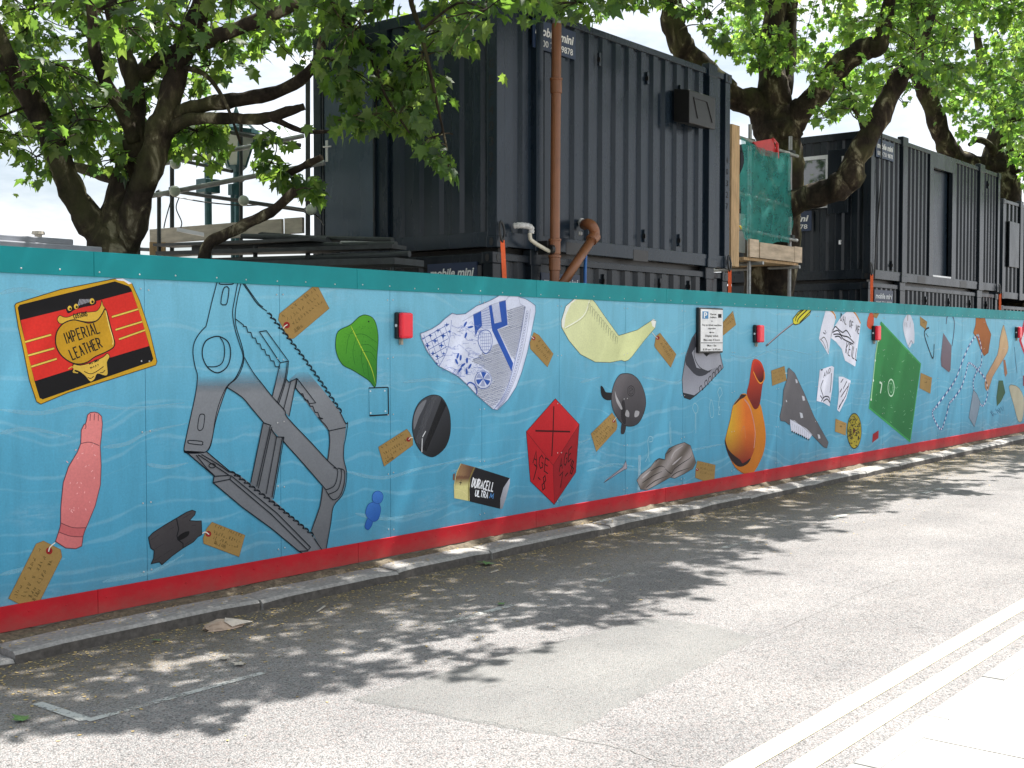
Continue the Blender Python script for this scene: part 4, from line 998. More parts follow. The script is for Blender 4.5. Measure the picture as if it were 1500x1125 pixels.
# --- orange jug
a = Art((1050, 500, 5.625))
bd = [(200, 435), (250, 440), (300, 540), (352, 510), (385, 640), (402, 760), (395, 870), (360, 980), (295, 1088), (225, 1092), (150, 1040), (95, 935), (66, 830), (84, 740), (110, 640), (132, 530), (180, 470)]
a.poly(bd, grad((300, 520, C(206, 126, 30), 330, 1060, C(176, 104, 34))), smooth=3, sub=4)
inn = [(195, 455), (235, 470), (275, 540), (305, 640), (320, 760), (310, 880), (275, 970), (230, 1022), (190, 1030), (140, 1000), (95, 920), (68, 830), (86, 740), (112, 640), (134, 530)]
a.poly(inn, lambda x, y: lerp(lerp(C(206, 160, 44), C(206, 104, 36), (x - 110) / 130), C(120, 36, 30), (y - 720) / 280), smooth=3, sub=5)
a.poly([(68, 810), (90, 880), (130, 930), (190, 975), (215, 1005), (280, 960), (250, 1010), (190, 1034), (140, 1005), (92, 930), (66, 840)], C(40, 26, 28), smooth=3)
a.poly([(180, 470), (200, 435), (245, 440), (225, 462), (190, 480), (150, 520), (135, 525)], C(52, 34, 34)); a.line([(225, 475), (270, 540), (300, 650), (315, 760), (305, 880)], .022, C(206, 150, 130), smooth=4, alpha=.8); a.line([(200, 740), (225, 700), (235, 800)], .012, C(220, 140, 90), smooth=3, alpha=.7)
hd = [(285, 200), (300, 152), (325, 146), (365, 175), (392, 250), (394, 310), (375, 360), (352, 520), (312, 560), (275, 500), (246, 430), (266, 340)]
a.poly(hd, grad((260, 200, C(196, 66, 34), 360, 480, C(110, 30, 26))), smooth=3, sub=4)
a.poly([(300, 190), (320, 160), (352, 185), (385, 250), (385, 310), (360, 345), (320, 300), (302, 240)], grad((300, 180, C(190, 50, 38), 380, 320, C(60, 16, 20))), smooth=3, sub=3); a.line([(300, 250), (330, 315), (358, 345), (386, 318), (390, 250)], .018, C(224, 140, 50), smooth=4)
a.line(bd[8:], .005, C(90, 50, 24)); a.build('painted_orange_jug', 'glossy orange broken jug with a tubular handle')
# --- slate with white teeth
a = Art((1050, 500, 5.625))
sl = [(582, 232), (592, 218), (640, 262), (720, 430), (800, 620), (918, 832), (906, 880), (880, 872), (775, 765), (690, 690), (602, 640), (598, 690), (560, 660), (525, 655), (518, 620), (540, 520), (548, 400), (580, 300)]
a.poly(sl, grad((560, 300, C(104, 102, 106), 800, 700, C(92, 90, 94))), sub=4)
for c_, s_ in (((655, 325), 14), ((712, 465), 18), ((695, 605), 20), ((840, 780), 16), ((572, 490), 8), ((640, 660), 10)): a.poly([(c_[0] - s_ * .7, c_[1] - s_), (c_[0] + s_ * .4, c_[1] - s_ * .6), (c_[0] + s_ * .8, c_[1] + s_ * 1.2), (c_[0] - s_ * .2, c_[1] + s_ * 1.4)], C(190, 192, 200), step=.0001)
a.poly([(600, 640), (640, 655), (690, 690), (740, 722), (785, 768), (756, 812), (700, 775), (610, 738)], C(206, 208, 222))
for i in range(9): x, y = 618 + i * 17, 738 + i * 8; a.line([(x, y), (x + 4, y + 12)], .03, INK); a.line([(x - 2, y - 4), (x + 4, y - 60)], .006, C(140, 140, 150))
a.line(sl, .005, C(60, 58, 62), closed=True); a.build('painted_slate', 'grey triangular slate with a white toothed edge')
tag_art((1050, 500, 5.625), [(447, 242), (556, 204), (574, 322), (456, 366)], None, [(560, 262), (580, 262)], [((465, 275), (560, 240)), ((467, 310), (565, 275)), ((470, 340), (560, 305))], 'squarish kraft label at the top of the grey slate', 22, 11)
# --- screwdriver
a = Art((1125, 400, 3.749))
a.line([(140, 275), (70, 330), (-8, 398)], .022, C(70, 66, 70)); a.line([(140, 272), (70, 327), (-8, 396)], .012, C(170, 160, 168)); a.poly([(-4, 386), (-14, 398), (-10, 404), (4, 396)], C(90, 84, 88))
hnd = [(136, 252), (165, 215), (206, 188), (234, 187), (236, 205), (228, 228), (172, 278), (150, 284), (138, 278)]
a.poly(hnd, C(206, 200, 56)); a.line(hnd, .012, INK, closed=True)
for L in ([(160, 270), (170, 245), (226, 192)], [(172, 274), (190, 255), (234, 208)], [(150, 262), (160, 232), (206, 192)]): a.line(L, .02, C(30, 30, 26), smooth=3)
a.build('painted_screwdriver', 'screwdriver with yellow and black handle')
# --- white pottery sherds
WS = C(214, 216, 230); a = Art((1190, 440, 7.03))
a.poly([(140, 85), (200, 85), (240, 150), (235, 200), (185, 400), (165, 560), (100, 450), (65, 395), (90, 270)], WS); a.line([(150, 90), (195, 110), (228, 150), (238, 190)], .03, C(190, 134, 62), smooth=4)
a.scrawl((85, 380), (160, 330), 40, 4, .012, C(60, 60, 74), 31); a.line([(90, 400), (120, 380), (150, 440), (165, 540)], .014, C(50, 50, 62), smooth=4); a.line([(75, 395), (110, 430), (140, 500)], .010, C(50, 50, 62), smooth=4); a.build('painted_pottery_sherd', 'narrow white pottery sherd with an orange rim line')
a = Art((1190, 440, 7.03))
a.poly([(300, 160), (380, 95), (432, 98), (497, 235), (470, 440), (440, 682), (335, 620), (300, 500), (240, 425), (185, 385), (205, 300)], WS); a.line([(402, 95), (450, 150), (495, 238)], .03, C(190, 134, 62), smooth=4)
a.text('DAL OF ME', (285, 205), (485, 350), 72, .016, C(26, 28, 40), up=(.08, -1)); a.text('KEILL', (335, 540), (462, 625), 115, .018, C(26, 28, 40), up=(.14, -1))
for L in ([(210, 310), (235, 270), (270, 300), (310, 330), (350, 310), (395, 380)], [(205, 330), (260, 310), (300, 360), (370, 380), (430, 440)], [(215, 350), (280, 350), (320, 400), (420, 450)], [(230, 375), (270, 370), (300, 400)]): a.line(L, .02, C(30, 32, 44), smooth=4)
a.build('painted_pottery_sherd', 'largest white pottery sherd with black capitals and scrollwork')
a = Art((1190, 440, 7.03))
a.poly([(75, 715), (150, 690), (200, 675), (222, 690), (205, 900), (175, 1092), (110, 1052), (42, 1035)], WS); a.text('AND', (110, 800), (190, 735), 50, .012, C(40, 40, 54), up=(.1, -1))
for L in ([(85, 720), (105, 712)], [(110, 820), (85, 900), (110, 990), (90, 1040)], [(195, 750), (190, 860), (180, 950)], [(100, 1020), (130, 990), (170, 1000), (180, 1060)], [(110, 1040), (150, 1015), (175, 1050)], [(80, 980), (100, 1010)]): a.line(L, .018, C(44, 44, 58), smooth=4)
a.build('painted_pottery_sherd', 'oblong white sherd with black scrolls below the orange rimmed one')
a = Art((1050, 500, 5.625))
a.poly([(1003, 290), (1040, 292), (1103, 325), (1065, 470), (1010, 582), (990, 565), (1005, 430)], WS)
for L in ([(1020, 340), (1040, 310)], [(1040, 390), (1070, 330)], [(1020, 460), (1080, 370)], [(1005, 540), (1060, 450), (1090, 340)], [(1000, 560), (1040, 480)], [(1012, 420), (1030, 390)]): a.line(L, .018, C(44, 40, 58), smooth=3)
a.build('painted_pottery_sherd', 'slim curved white sherd with diagonal black marks')
# --- green pitch board
a = Art((1125, 400, 3.749)); gb = [(620, 270), (838, 500), (780, 925), (555, 740)]
a.poly(gb, grad((600, 400, C(44, 124, 66), 780, 850, C(38, 108, 60))), sub=4); a.line(gb, .03, C(60, 150, 84), closed=True); a.line([(616, 285), (590, 450), (565, 700)], .035, C(150, 190, 150)); a.ring((675, 630), 17, 46, .02, C(190, 222, 196)); a.ring((675, 630), 8, 26, .012, C(120, 176, 130))
a.line([(612, 600), (624, 610), (616, 660)], .03, C(206, 226, 208), smooth=3)
for k in range(46):
    x, y = rng.uniform(590, 810), rng.uniform(400, 860)
    if inside((x, y), gb): a.line([(x, y), (x + rng.uniform(-10, 10), y + rng.uniform(-12, 12))], .010, C(112, 166, 124), step=.00001)
for p in ((607, 370), (565, 695), (588, 480), (578, 590)): a.ell(p, 3, 7, C(214, 224, 216), n=8)
a.build('painted_green_board', 'big green diamond shaped board with a chalk circle')
def quick(name, label, crop, pts, col, smooth=0, edge=None, extra=None):
    a = Art(crop); a.poly(pts, col, smooth=smooth, sub=2 if callable(col) else 0)
    if edge: a.line(pts, .012, edge, smooth=smooth, closed=True)
    if extra: extra(a)
    return a.build(name, label)
RC = (1125, 400, 3.749); FC = (1340, 440, 5.625)
a = Art(RC); a.ell((473, 867), 39, 96, C(150, 138, 42)); rr = random.Random(2)
for k in range(110):
    t, r_ = rr.random() * 6.28, rr.random() ** .5 * .92; x, y = 473 + 38 * r_ * math.cos(t), 867 + 93 * r_ * math.sin(t); a.line([(x, y), (x + rr.uniform(-9, 9), y + rr.uniform(-9, 9))], .016, C(52, 44, 24), step=.00001)
a.ell((472, 865), 6, 12, C(70, 30, 30)); a.ring((473, 867), 39, 96, .014, C(56, 50, 26)); a.build('painted_yellow_disc', 'mustard disc with dark scribbled surface beside the red skirting')
def tg(crop, pts, label, sd=0, eye=None): return tag_art(crop, pts, eye, None, [((pts[0][0] * .85 + pts[2][0] * .15, pts[0][1] * .75 + pts[2][1] * .25), (pts[1][0] * .85 + pts[3][0] * .15, pts[1][1] * .75 + pts[3][1] * .25)), ((pts[0][0] * .6 + pts[2][0] * .4, pts[0][1] * .5 + pts[2][1] * .5), (pts[1][0] * .6 + pts[3][0] * .4, pts[1][1] * .5 + pts[3][1] * .5))], label, 10, sd, 5)
tg(RC, [(370, 800), (431, 825), (426, 891), (367, 870)], 'small kraft label left of the mustard disc', 12)
quick('painted_red_chip', 'small red square chip right of the mustard disc', RC, [(575, 885), (607, 863), (606, 905), (572, 932)], C(150, 36, 44))
tg(RC, [(838, 548), (900, 575), (891, 662), (832, 632)], 'kraft label at the right corner of the green board', 13)
quick('painted_orange_fish', 'small orange fish shape above the green board corner', RC, [(566, 212), (581, 240), (576, 300), (560, 308), (543, 290), (548, 245)], C(196, 84, 54), 2)
tg(RC, [(580, 206), (617, 205), (597, 248), (578, 240)], 'tiny kraft label under the teal rail next to the orange fish', 14)
def wp(a):
    a.line([(768, 222), (766, 262)], .02, C(120, 96, 80)); a.scrawl((750, 300), (795, 300), 40, 5, .010, C(150, 150, 160), 8); a.line([(770, 400), (785, 370), (795, 385)], .02, C(140, 140, 156))
quick('painted_white_sherd', 'pointed white sherd with faint marks right of the green board top', RC, [(768, 222), (776, 222), (800, 280), (803, 382), (790, 385), (777, 412), (760, 380), (742, 310), (744, 260)], C(196, 200, 214), 2, None, wp)
tg(RC, [(834, 238), (874, 268), (866, 310), (835, 286)], 'narrow kraft label above the black hook', 15)
a = Art(RC); a.line([(884, 300), (868, 308), (858, 335), (880, 410), (906, 468), (912, 390)], .028, C(30, 32, 40), smooth=4); a.line([(866, 330), (880, 352)], .012, C(30, 32, 40)); a.build('painted_black_hook', 'thin black curved hook drawn on the blue')
a = Art(RC); a.poly([(962, 328), (1008, 400), (1002, 530), (994, 546), (952, 512), (948, 470)], grad((960, 350, C(112, 104, 116), 980, 530, C(100, 84, 92)))); a.line([(978, 280), (984, 240), (1004, 228), (1022, 262), (1020, 330), (1010, 400)], .03, C(78, 80, 100), smooth=5); a.build('painted_padlock', 'grey mauve padlock with an open shackle')
quick('painted_leather_scrap', 'rusty brown leather scrap under the teal rail', FC, [(503, 132), (540, 150), (572, 130), (592, 200), (628, 280), (605, 430), (570, 458), (540, 400), (510, 310), (482, 268), (500, 200)], grad((500, 150, C(164, 98, 48), 590, 420, C(142, 84, 42))), 0, C(96, 60, 36))
a = Art(FC); RW, RB = C(196, 206, 222), C(50, 70, 130)
for P in ([(530, 300), (515, 285), (460, 350), (400, 480), (340, 640), (270, 750), (180, 870), (145, 920), (165, 990), (215, 1062), (250, 980), (285, 850), (310, 820), (380, 720), (420, 600), (440, 520), (475, 530), (515, 570), (580, 650), (600, 770), (565, 865), (535, 850)], [(520, 288), (545, 380), (548, 520), (512, 580), (480, 670), (488, 740)]):
    Q = catmull(P, False, 12); a.line(Q, .038, RB)
    for i in range(0, len(Q) - 3, 4): a.line(Q[i:i + 3], .034, RW, step=.00001)
a.build('painted_rope', 'looped blue and white twisted rope')
quick('painted_tan_bone', 'long tan bone slanting beside the rope', FC, [(728, 206), (742, 240), (768, 350), (762, 425), (700, 530), (640, 630), (605, 738), (578, 720), (588, 620), (680, 450), (700, 320)], grad((740, 250, C(186, 160, 124), 600, 700, C(166, 126, 96))), 2, C(120, 92, 70))
quick('painted_brown_strip', 'thin brown strip right of the tan bone', FC, [(728, 492), (745, 488), (762, 600), (746, 632), (738, 600)], C(140, 96, 72))
quick('painted_dark_green_shard', 'dark green glass shard low on the far panels', FC, [(690, 660), (725, 660), (745, 760), (712, 830), (676, 872), (672, 800)], C(50, 82, 58))
quick('painted_shell', 'beige wedge shaped shell by the far red skirting', FC, [(775, 712), (815, 700), (860, 725), (896, 800), (898, 900), (882, 990), (850, 992), (815, 860)], C(172, 166, 144), 2, C(120, 112, 90))
quick('painted_slate_chip', 'pale blue grey slate chip below the rope', FC, [(482, 738), (510, 770), (538, 840), (515, 950), (490, 1042), (445, 965), (455, 900)], C(124, 140, 156), 0, C(70, 76, 84))
a = Art(FC); a.poly([(905, 140), (1090, 140), (1130, 300), (1080, 450), (900, 446), (858, 330)], C(190, 40, 60)); a.poly([(925, 180), (1070, 180), (1100, 300), (1060, 420), (905, 415), (876, 330)], C(206, 208, 218)); a.build('painted_red_rimmed_plate', 'white plate with a red rim at the right edge of the picture')
quick('painted_maroon_chip', 'maroon chip at the right edge below the red rimmed plate', FC, [(890, 620), (960, 610), (970, 710), (890, 705)], C(120, 60, 76))
a = Art(FC); a.line([(822, 385), (828, 480), (842, 600)], .02, C(46, 60, 90)); a.scrawl((640, 960), (760, 900), 50, 9, .010, C(36, 74, 110), 21); a.build('painted_scribble', 'faint dark scribble and line beside the shell')
# pale wave crests painted by hand in the open blue
WV = C(150, 205, 222)
for P in ([(0, 430), (30, 424), (70, 432), (110, 440)], [(0, 600), (60, 605), (120, 592), (180, 598), (270, 590)], [(150, 655), (185, 650), (220, 632), (275, 620)], [(0, 635), (40, 628), (105, 640)], [(215, 680), (245, 684), (275, 678)], [(380, 590), (430, 584), (470, 592)], [(505, 690), (560, 700), (620, 685), (700, 670)], [(520, 752), (570, 760), (640, 745)], [(660, 690), (720, 682), (770, 668)], [(780, 655), (840, 650), (870, 640)], [(590, 560), (640, 556), (690, 566)], [(850, 560), (880, 552)], [(940, 552), (985, 560), (1000, 556)], [(860, 690), (900, 680), (930, 684)], [(150, 852), (220, 838), (270, 812)], [(0, 842), (50, 830), (95, 818)], [(1070, 520), (1100, 524), (1140, 512), (1190, 520)], [(1010, 660), (1060, 650)]):
    a = Art((0, 0, 1)); a.y = -.0017; a.line(catmull(P, False, 8), .03, WV, taper=True, alpha=.36, step=0); a.build('painted_wave')

# ---------------------------------------------------------------- things fixed to the hoarding
def red_lamp(px, py, hpx, label):
    p = on_y(px, py); s = 0.115
    t = thing('warning_lamp', label, 'lamp', (p[0], 0, p[2]), 'red warning lamps fixed to the hoarding')
    x, z = p[0], p[2]
    b = MB().box((x - s * .62, -.05, z - s), (x + s * .62, -.004, z + s)).build('housing', M['black'], t, bevel=.012)
    MB().box((x - s * .62, -.105, z - s * .97), (x + s * .62, -.052, z + s * .97)).build('lens', M['lampred'], t, bevel=.02)
    MB().box((x - .012, -.034, z - s - .05), (x + .012, -.006, z - s)).build('bracket', M['litterpale'], t)
    MB().cyl((x - s * .64, -.03, z), (x - s * .6, -.03, z), .014, 8).build('switch', M['white'], t)
red_lamp(585, 477, 30, 'red warning lamp beside the green leaf')
red_lamp(1106, 489, 22, 'red warning lamp between the parking sign and the screwdriver')
red_lamp(1279, 488, 18, 'red warning lamp at the top corner of the green board')
red_lamp(1488, 487, 14, 'red warning lamp next to the red rimmed plate at the far end')

X0, X1, Z0, Z1 = 12.60, 13.19, 1.79, 2.40
t = thing('parking_sign', 'white parking permit sign with black frame on the blue hoarding', 'sign', (12.9, -.01, Z0))
X0, Z1 = on_y(1019, 451)[0], on_y(1036, 451)[2]; X1, Z0 = on_y(1054, 500)[0], on_y(1036, 517)[2]
MB().box((X0, -.05, Z0), (X1, -.004, Z1)).build('frame', M['black'], t, bevel=.01)
pl = MB().box((X0 + .028, -.056, Z0 + .022), (X1 - .022, -.049, Z1 - .02)).build('plate', M['white'], t)
m1 = simple('sign_blue', (0.04, 0.20, 0.42), .5, .05); 
yy = -.0585; W_ = X1 - X0; H_ = Z1 - Z0; cx = (X0 + X1) / 2
def zz(f): return Z1 - f * H_
mb = MB(); mb.box((X0 + .11 * W_, -.0575, zz(.245)), (X0 + .35 * W_, -.056, zz(.085))).build('parking_symbol', m1, t)
mb = MB(); put_text(mb, 'P', (X0 + .16 * W_, yy - .0005, zz(.225)), (1, 0, 0), (0, 0, 1), .12 * H_, W_ * .14, bold=.02); mb.build('symbol_letter', M['white'], t)
mb = MB()
mb.box((X0 + .76 * W_, -.0578, zz(.215)), (X0 + .9 * W_, -.056, zz(.13)))
for s_, f, h_, w_, c_ in (('Permit', .16, .036, .25, .56), ('holders', .225, .036, .26, .56), ('or', .305, .03, .06, .5), ('Pay at ticket machine', .40, .04, .8, .5), ('opposite', .47, .034, .32, .5), ('Display ticket', .64, .042, .54, .5), ('Max stay 4 hours', .73, .042, .68, .5), ('Mon - Sat', .855, .042, .38, .5), ('8.30 am - 6.30 pm', .94, .042, .72, .5)):
    put_text(mb, s_, (X0 + c_ * W_, yy, zz(f)), (1, 0, 0), (0, 0, 1), h_ * H_, w_ * W_, bold=.012, center=True)
mb.box((X0 + .06 * W_, -.0578, zz(.782)), (X1 - .05 * W_, -.056, zz(.768)))
mb.add([(X0 + .37 * W_, yy, zz(.545)), (X0 + .45 * W_, yy, zz(.565)), (X0 + .45 * W_, yy, zz(.525))], [(0, 1, 2)]); mb.box((X0 + .45 * W_, -.0578, zz(.552)), (X0 + .6 * W_, -.056, zz(.538)))
mb.build('lettering', M['greyprint'], t)

# ---------------------------------------------------------------- containers behind the hoarding
def corrugate(p0, p1, z0, z1, nrm, depth=.036, period=.278):
    """trapezoid-ribbed sheet from p0 to p1 (xy), ribs pushed along nrm"""
    p0, p1, nrm = (np.array(q, float) for q in (p0, p1, nrm)); L = np.linalg.norm(p1 - p0); d = (p1 - p0) / L
    n = max(1, round(L / period)); per = L / n; P = []
    for i in range(n):
        for t, o in ((0, 0), (.13, 0), (.25, 1), (.62, 1), (.75, 0)): P.append(p0 + d * (i + t) * per + nrm * depth * o)
    P.append(p1)
    k = len(P); mb = MB()
    mb.add([(q[0], q[1], z0) for q in P] + [(q[0], q[1], z1) for q in P], [(i, i + 1, k + i + 1, k + i) for i in range(k - 1)])
    return mb
def sign_board(root, org, ux, w, h, nrm, rows, mat='navy', pad=.06):
    org, ux, nrm = (np.array(q, float) for q in (org, ux, nrm)); uz = np.array([0, 0, 1.0])
    c = org + ux * w / 2 + uz * h / 2 + nrm * .008
    s = MB().obox(c, ux * w / 2, nrm * .006, uz * h / 2).build('sign', M[mat], root)
    for txt_, f0, hh, ww, sh, bo in rows:
        mb = MB(); put_text(mb, txt_, org + ux * w / 2 + uz * h * f0 + nrm * .0165, ux, uz, hh * h, ww * w, shear=sh, bold=bo, center=True); mb.build('lettering', M['white'], s)
    return s
MM = [('mobile mini', .50, .30, .9, .22, .03), ('0800 731 9878', .12, .22, .86, 0, .012)]

def container(name, label, x0, x1, y0, y1, z0, z1, posts, mat, gaps=(), left_gap=None, group='dark shipping containers behind the hoarding', detail=True, per=.278):
    t = thing(name, label, 'container', ((x0 + x1) / 2, (y0 + y1) / 2, z0), group)
    S = M[mat]; cw = .13
    for (cx_, cy_) in ((x0, y0), (x1 - cw, y0), (x0, y1 - cw), (x1 - cw, y1 - cw)):
        MB().box((cx_, cy_, z0 + .115), (cx_ + cw, cy_ + cw, z1 - .115)).build('corner_post', S, t, bevel=.006)
        for zc_ in (z0, z1 - .115):
            c = MB().box((cx_ - .008, cy_ - .008, zc_), (cx_ + cw + .03, cy_ + cw + .008, zc_ + .115)).build('corner_casting', S, t, bevel=.006)
            hx, hz = cx_ + cw / 2 + .01, zc_ + .058
            if cy_ == y0: MB().add([(hx + .026 * math.cos(q * .524), cy_ - .011, hz + .042 * math.sin(q * .524)) for q in range(12)], [tuple(range(12))]).build('lifting_slot', M['black'], c)
            if cx_ == x0: MB().add([(cx_ - .011, cy_ + cw / 2 + .026 * math.cos(q * .524), hz + .042 * math.sin(q * .524)) for q in range(12)], [tuple(range(11, -1, -1))]).build('lifting_slot', M['black'], c)
    for yy_ in (y0, y1 - .09):
        MB().box((x0 + cw + .03, yy_ + .01, z1 - .085), (x1 - cw, yy_ + .08, z1 - .012)).build('top_rail', S, t, bevel=.006)
        MB().box((x0 + cw + .03, yy_ + .008, z0 + .012), (x1 - cw, yy_ + .085, z0 + .165)).build('bottom_rail', S, t, bevel=.006)
    for xx_ in (x0, x1 - .09):
        MB().box((xx_ + .01, y0 + cw, z1 - .125), (xx_ + .08, y1 - cw, z1 - .012)).build('top_rail', S, t, bevel=.006)
        MB().box((xx_ + .008, y0 + cw, z0 + .012), (xx_ + .085, y1 - cw, z0 + .165)).build('bottom_rail', S, t, bevel=.006)
    MB().box((x0 + .02, y0 + .02, z1 - .03), (x1 - .02, y1 - .02, z1 - .008)).build('roof', S, t)
    MB().box((x0 + .03, y0 + .05, z0 + .05), (x1 - .03, y1 - .05, z0 + .1)).build('underfloor', M['black'], t)
    edges = sorted([x0 + cw] + [e for p in posts for e in p] + [e for g in gaps for e in g] + [x1 - cw])
    for a_, b_ in zip(edges[::2], edges[1::2]):
        if b_ - a_ > .05: corrugate((a_, y0 + .062), (b_, y0 + .062), z0 + .16, z1 - .08, (0, -1), per=per) if False else corrugate((a_, y0 + .062), (b_, y0 + .062), z0 + .16, z1 - .08, (0, -1), period=per).build('side_panel', S, t)
    for a_, b_ in posts:
        MB().box((a_, y0 - .012, z0 + .02), (b_, y0 + .07, z1 + .01)).build('rib_post', S, t, bevel=.006)
        MB().box((a_ - .02, y0 - .016, z1 - .11), (b_ + .03, y0 + .09, z1 + .055)).build('lifting_block', S, t, bevel=.01)
        MB().box((a_ - .02, y0 - .016, z0 - .005), (b_ + .03, y0 + .09, z0 + .115)).build('lifting_block', S, t, bevel=.01)
    corrugate((x0 + .0, y1 - .06), (x1, y1 - .06), z0 + .1, z1 - .05, (0, 1)).build('side_panel', S, t)
    corrugate((x1 - .06, y0 + .1), (x1 - .06, y1 - .1), z0 + .1, z1 - .05, (1, 0)).build('end_panel', S, t)
    le = [(y0 + cw, y1 - cw)] if left_gap is None else [(a_, b_) for a_, b_ in ((y0 + cw, left_gap[0]), (left_gap[1], y1 - cw)) if b_ - a_ > .1]
    for a_, b_ in le: corrugate((x0 + .062, b_), (x0 + .062, a_), z0 + .16, z1 - .12, (-1, 0)).build('end_panel', S, t)
    return t
def lashing(t, x, y, z, S):      # small welded lashing plate
    o = MB().box((x - .022, y - .03, z - .075), (x + .022, y, z + .075)).build('lashing_plate', M[S], t, bevel=.006)
    MB().box((x - .03, y - .045, z - .03), (x - .012, y - .005, z + .02)).build('hook', M['black'], o)

# upper near container
YF = .45; YB = 3.17
c1 = container('shipping_container', 'nearest dark container, upper storey, with a flat grey door in its end', 9.43, 14.25, YF, YB, 2.92, 5.46,
               [(10.07, 10.19), (13.68, 13.86)], 'steel', left_gap=(2.0, YB - .13))
MB().box((9.55, YF + .012, 3.06), (9.67, YF + .06, 5.38)).build('post_flange', M['steel'], c1)
MB().box((9.44, 2.0, 3.065), (9.5, YB - .13, 5.34)).build('door_surround', M['steel'], c1, bevel=.004)
dr = MB().box((9.415, 2.19, 3.10), (9.446, 2.97, 5.14)).build('door', M['door'], c1, bevel=.004)
MB().box((9.405, 2.16, 3.075), (9.432, 2.186, 5.17)).build('door_jamb', M['steel2'], c1); MB().box((9.405, 2.974, 3.075), (9.432, 3.0, 5.17)).build('door_jamb', M['steel2'], c1)
MB().box((9.36, 2.1, 5.19), (9.44, 3.02, 5.22)).build('drip_strip', M['steel2'], c1)
MB().box((9.407, 2.905, 4.0), (9.416, 2.945, 4.24)).build('handle_plate', M['alu'], dr, bevel=.003)
MB().tube([(9.408, 2.925, 4.16), (9.36, 2.925, 4.16), (9.36, 2.80, 4.155)], .009, 8).build('handle', M['alu'], dr)
for z in (3.35, 4.2, 4.95): MB().cyl((9.408, 2.176, z - .07), (9.408, 2.176, z + .07), .011, 8).build('hinge', M['black'], dr)
MB().box((9.409, 2.6, 4.78), (9.415, 2.82, 4.9)).build('door_notice', simple('pale_green_notice', (.42, .55, .50), .5), dr)
sign_board(c1, (9.43, 1.62, 5.03), (0, -1, 0), .95, .33, (-1, 0, 0), MM)
sign_board(c1, (10.02, YF + .015, 5.03), (1, 0, 0), .76, .30, (0, -1, 0), MM)
for x, z in ((11.25, 5.12), (12.25, 5.08), (13.0, 5.05), (12.2, 3.22), (13.0, 3.22)): lashing(c1, x, YF + .028, z, 'steel')
for x in (10.62, 11.95): MB().add([(x, YF + .005, 2.915), (x + .32, YF + .005, 2.915), (x + .32, YF + .005, 3.045), (x, YF + .005, 3.045)], [(0, 1, 2, 3)]).build('fork_pocket', M['black'], c1)
for i, ch in enumerate('GEF40327'): mb = MB(); put_text(mb, ch, (9.4265, .55, 4.72 - i * .155), (0, -1, 0), (0, 0, 1), .085, .06, bold=.01); mb.build('stencilled_character', M['greyprint'], c1)
for i, ch in enumerate('40327'): mb = MB(); put_text(mb, ch, (14.15, YF - .004, 4.3 - i * .15), (1, 0, 0), (0, 0, 1), .08, .05); mb.build('stencilled_character', M['greyprint'], c1)
# vent hood
vb = MB(); x0, x1, z0, z1 = 12.86, 13.5, 4.64, 5.06; ya = YF + .02; yb = YF - .2
vb.add([(x0, ya, z0 + .02), (x1, ya, z0 + .02), (x1, ya, z1), (x0, ya, z1), (x0, yb, z0 - .02), (x1, yb, z0 - .02), (x1, yb, z1 - .04), (x0, yb, z1 - .04)], [(0, 1, 2, 3), (4, 7, 6, 5), (0, 4, 5, 1), (1, 5, 6, 2), (2, 6, 7, 3), (3, 7, 4, 0)])
vh = vb.build('vent_hood', M['black'], c1, bevel=.008)
for A_, B_ in (((x0 + .1, yb - .004, z1 - .12), (x0 + .42, yb - .004, z1 - .12)), ((x0 + .42, yb - .004, z1 - .12), (x1 - .08, yb - .004, z0 + .06)), ((x0 + .1, yb - .004, z1 - .12), (x0 + .2, yb - .004, z0 + .06))): MB().bar(A_, B_, .012, .012).build('pressed_ridge', M['black'], vh)
# lower near container
c1b = container('shipping_container', 'lower container under the nearest one, only its top showing over the hoarding', 9.40, 14.25, YF + .03, YB, .2, 2.875,
                [(10.02, 10.16), (13.68, 13.84)], 'steel2')
sign_board(c1b, (9.40, 1.36, 2.50), (0, -1, 0), .68, .28, (-1, 0, 0), MM); sign_board(c1b, (10.2, YF + .04, 2.44), (1, 0, 0), .7, .26, (0, -1, 0), MM)
MB().box((9.62, YF + .14, 2.80), (14.05, YB - .1, 2.935)).build('gap_filler', M['black'], c1b)  # black box added to keep the gap between the stacked containers dark
for x in (11.4, 12.6, 13.3): lashing(c1b, x, YF + .06, 2.66, 'steel2')
# upper far container
c2 = container('shipping_container', 'second dark container, upper storey, with a tall recessed door facing the street', 18.95, 25.65, YF, YB, 2.98, 5.40,
               [(20.3, 20.5), (24.35, 24.6)], 'steel2', gaps=((21.62, 22.98),), per=.2)
MB().box((21.62, YF + .0, 3.14), (21.80, YF + .07, 5.32)).build('door_surround', M['steel2'], c2); MB().box((22.80, YF + .0, 3.14), (22.98, YF + .07, 5.32)).build('door_surround', M['steel2'], c2)
MB().box((21.80, YF + .0, 5.10), (22.80, YF + .07, 5.32)).build('door_surround', M['steel2'], c2)
dr = MB().box((21.80, YF + .10, 3.16), (22.80, YF + .14, 5.10)).build('door', M['steel'], c2)
MB().box((21.83, YF + .075, 4.1), (21.9, YF + .1, 4.13)).build('handle', M['alu'], dr); MB().box((21.82, YF + .0, 3.14), (22.78, YF + .1, 3.17)).build('threshold', M['alu'], c2)
for x in (21.1, 23.3): MB().add([(x, YF + .005, 2.995), (x + .36, YF + .005, 2.995), (x + .36, YF + .005, 3.12), (x, YF + .005, 3.12)], [(0, 1, 2, 3)]).build('fork_pocket', M['black'], c2)
sign_board(c2, (19.15, YF + .015, 4.98), (1, 0, 0), .75, .3, (0, -1, 0), MM)
lashing(c2, 19.9, YF + .028, 3.25, 'steel2'); lashing(c2, 24.9, YF + .028, 5.1, 'steel2')
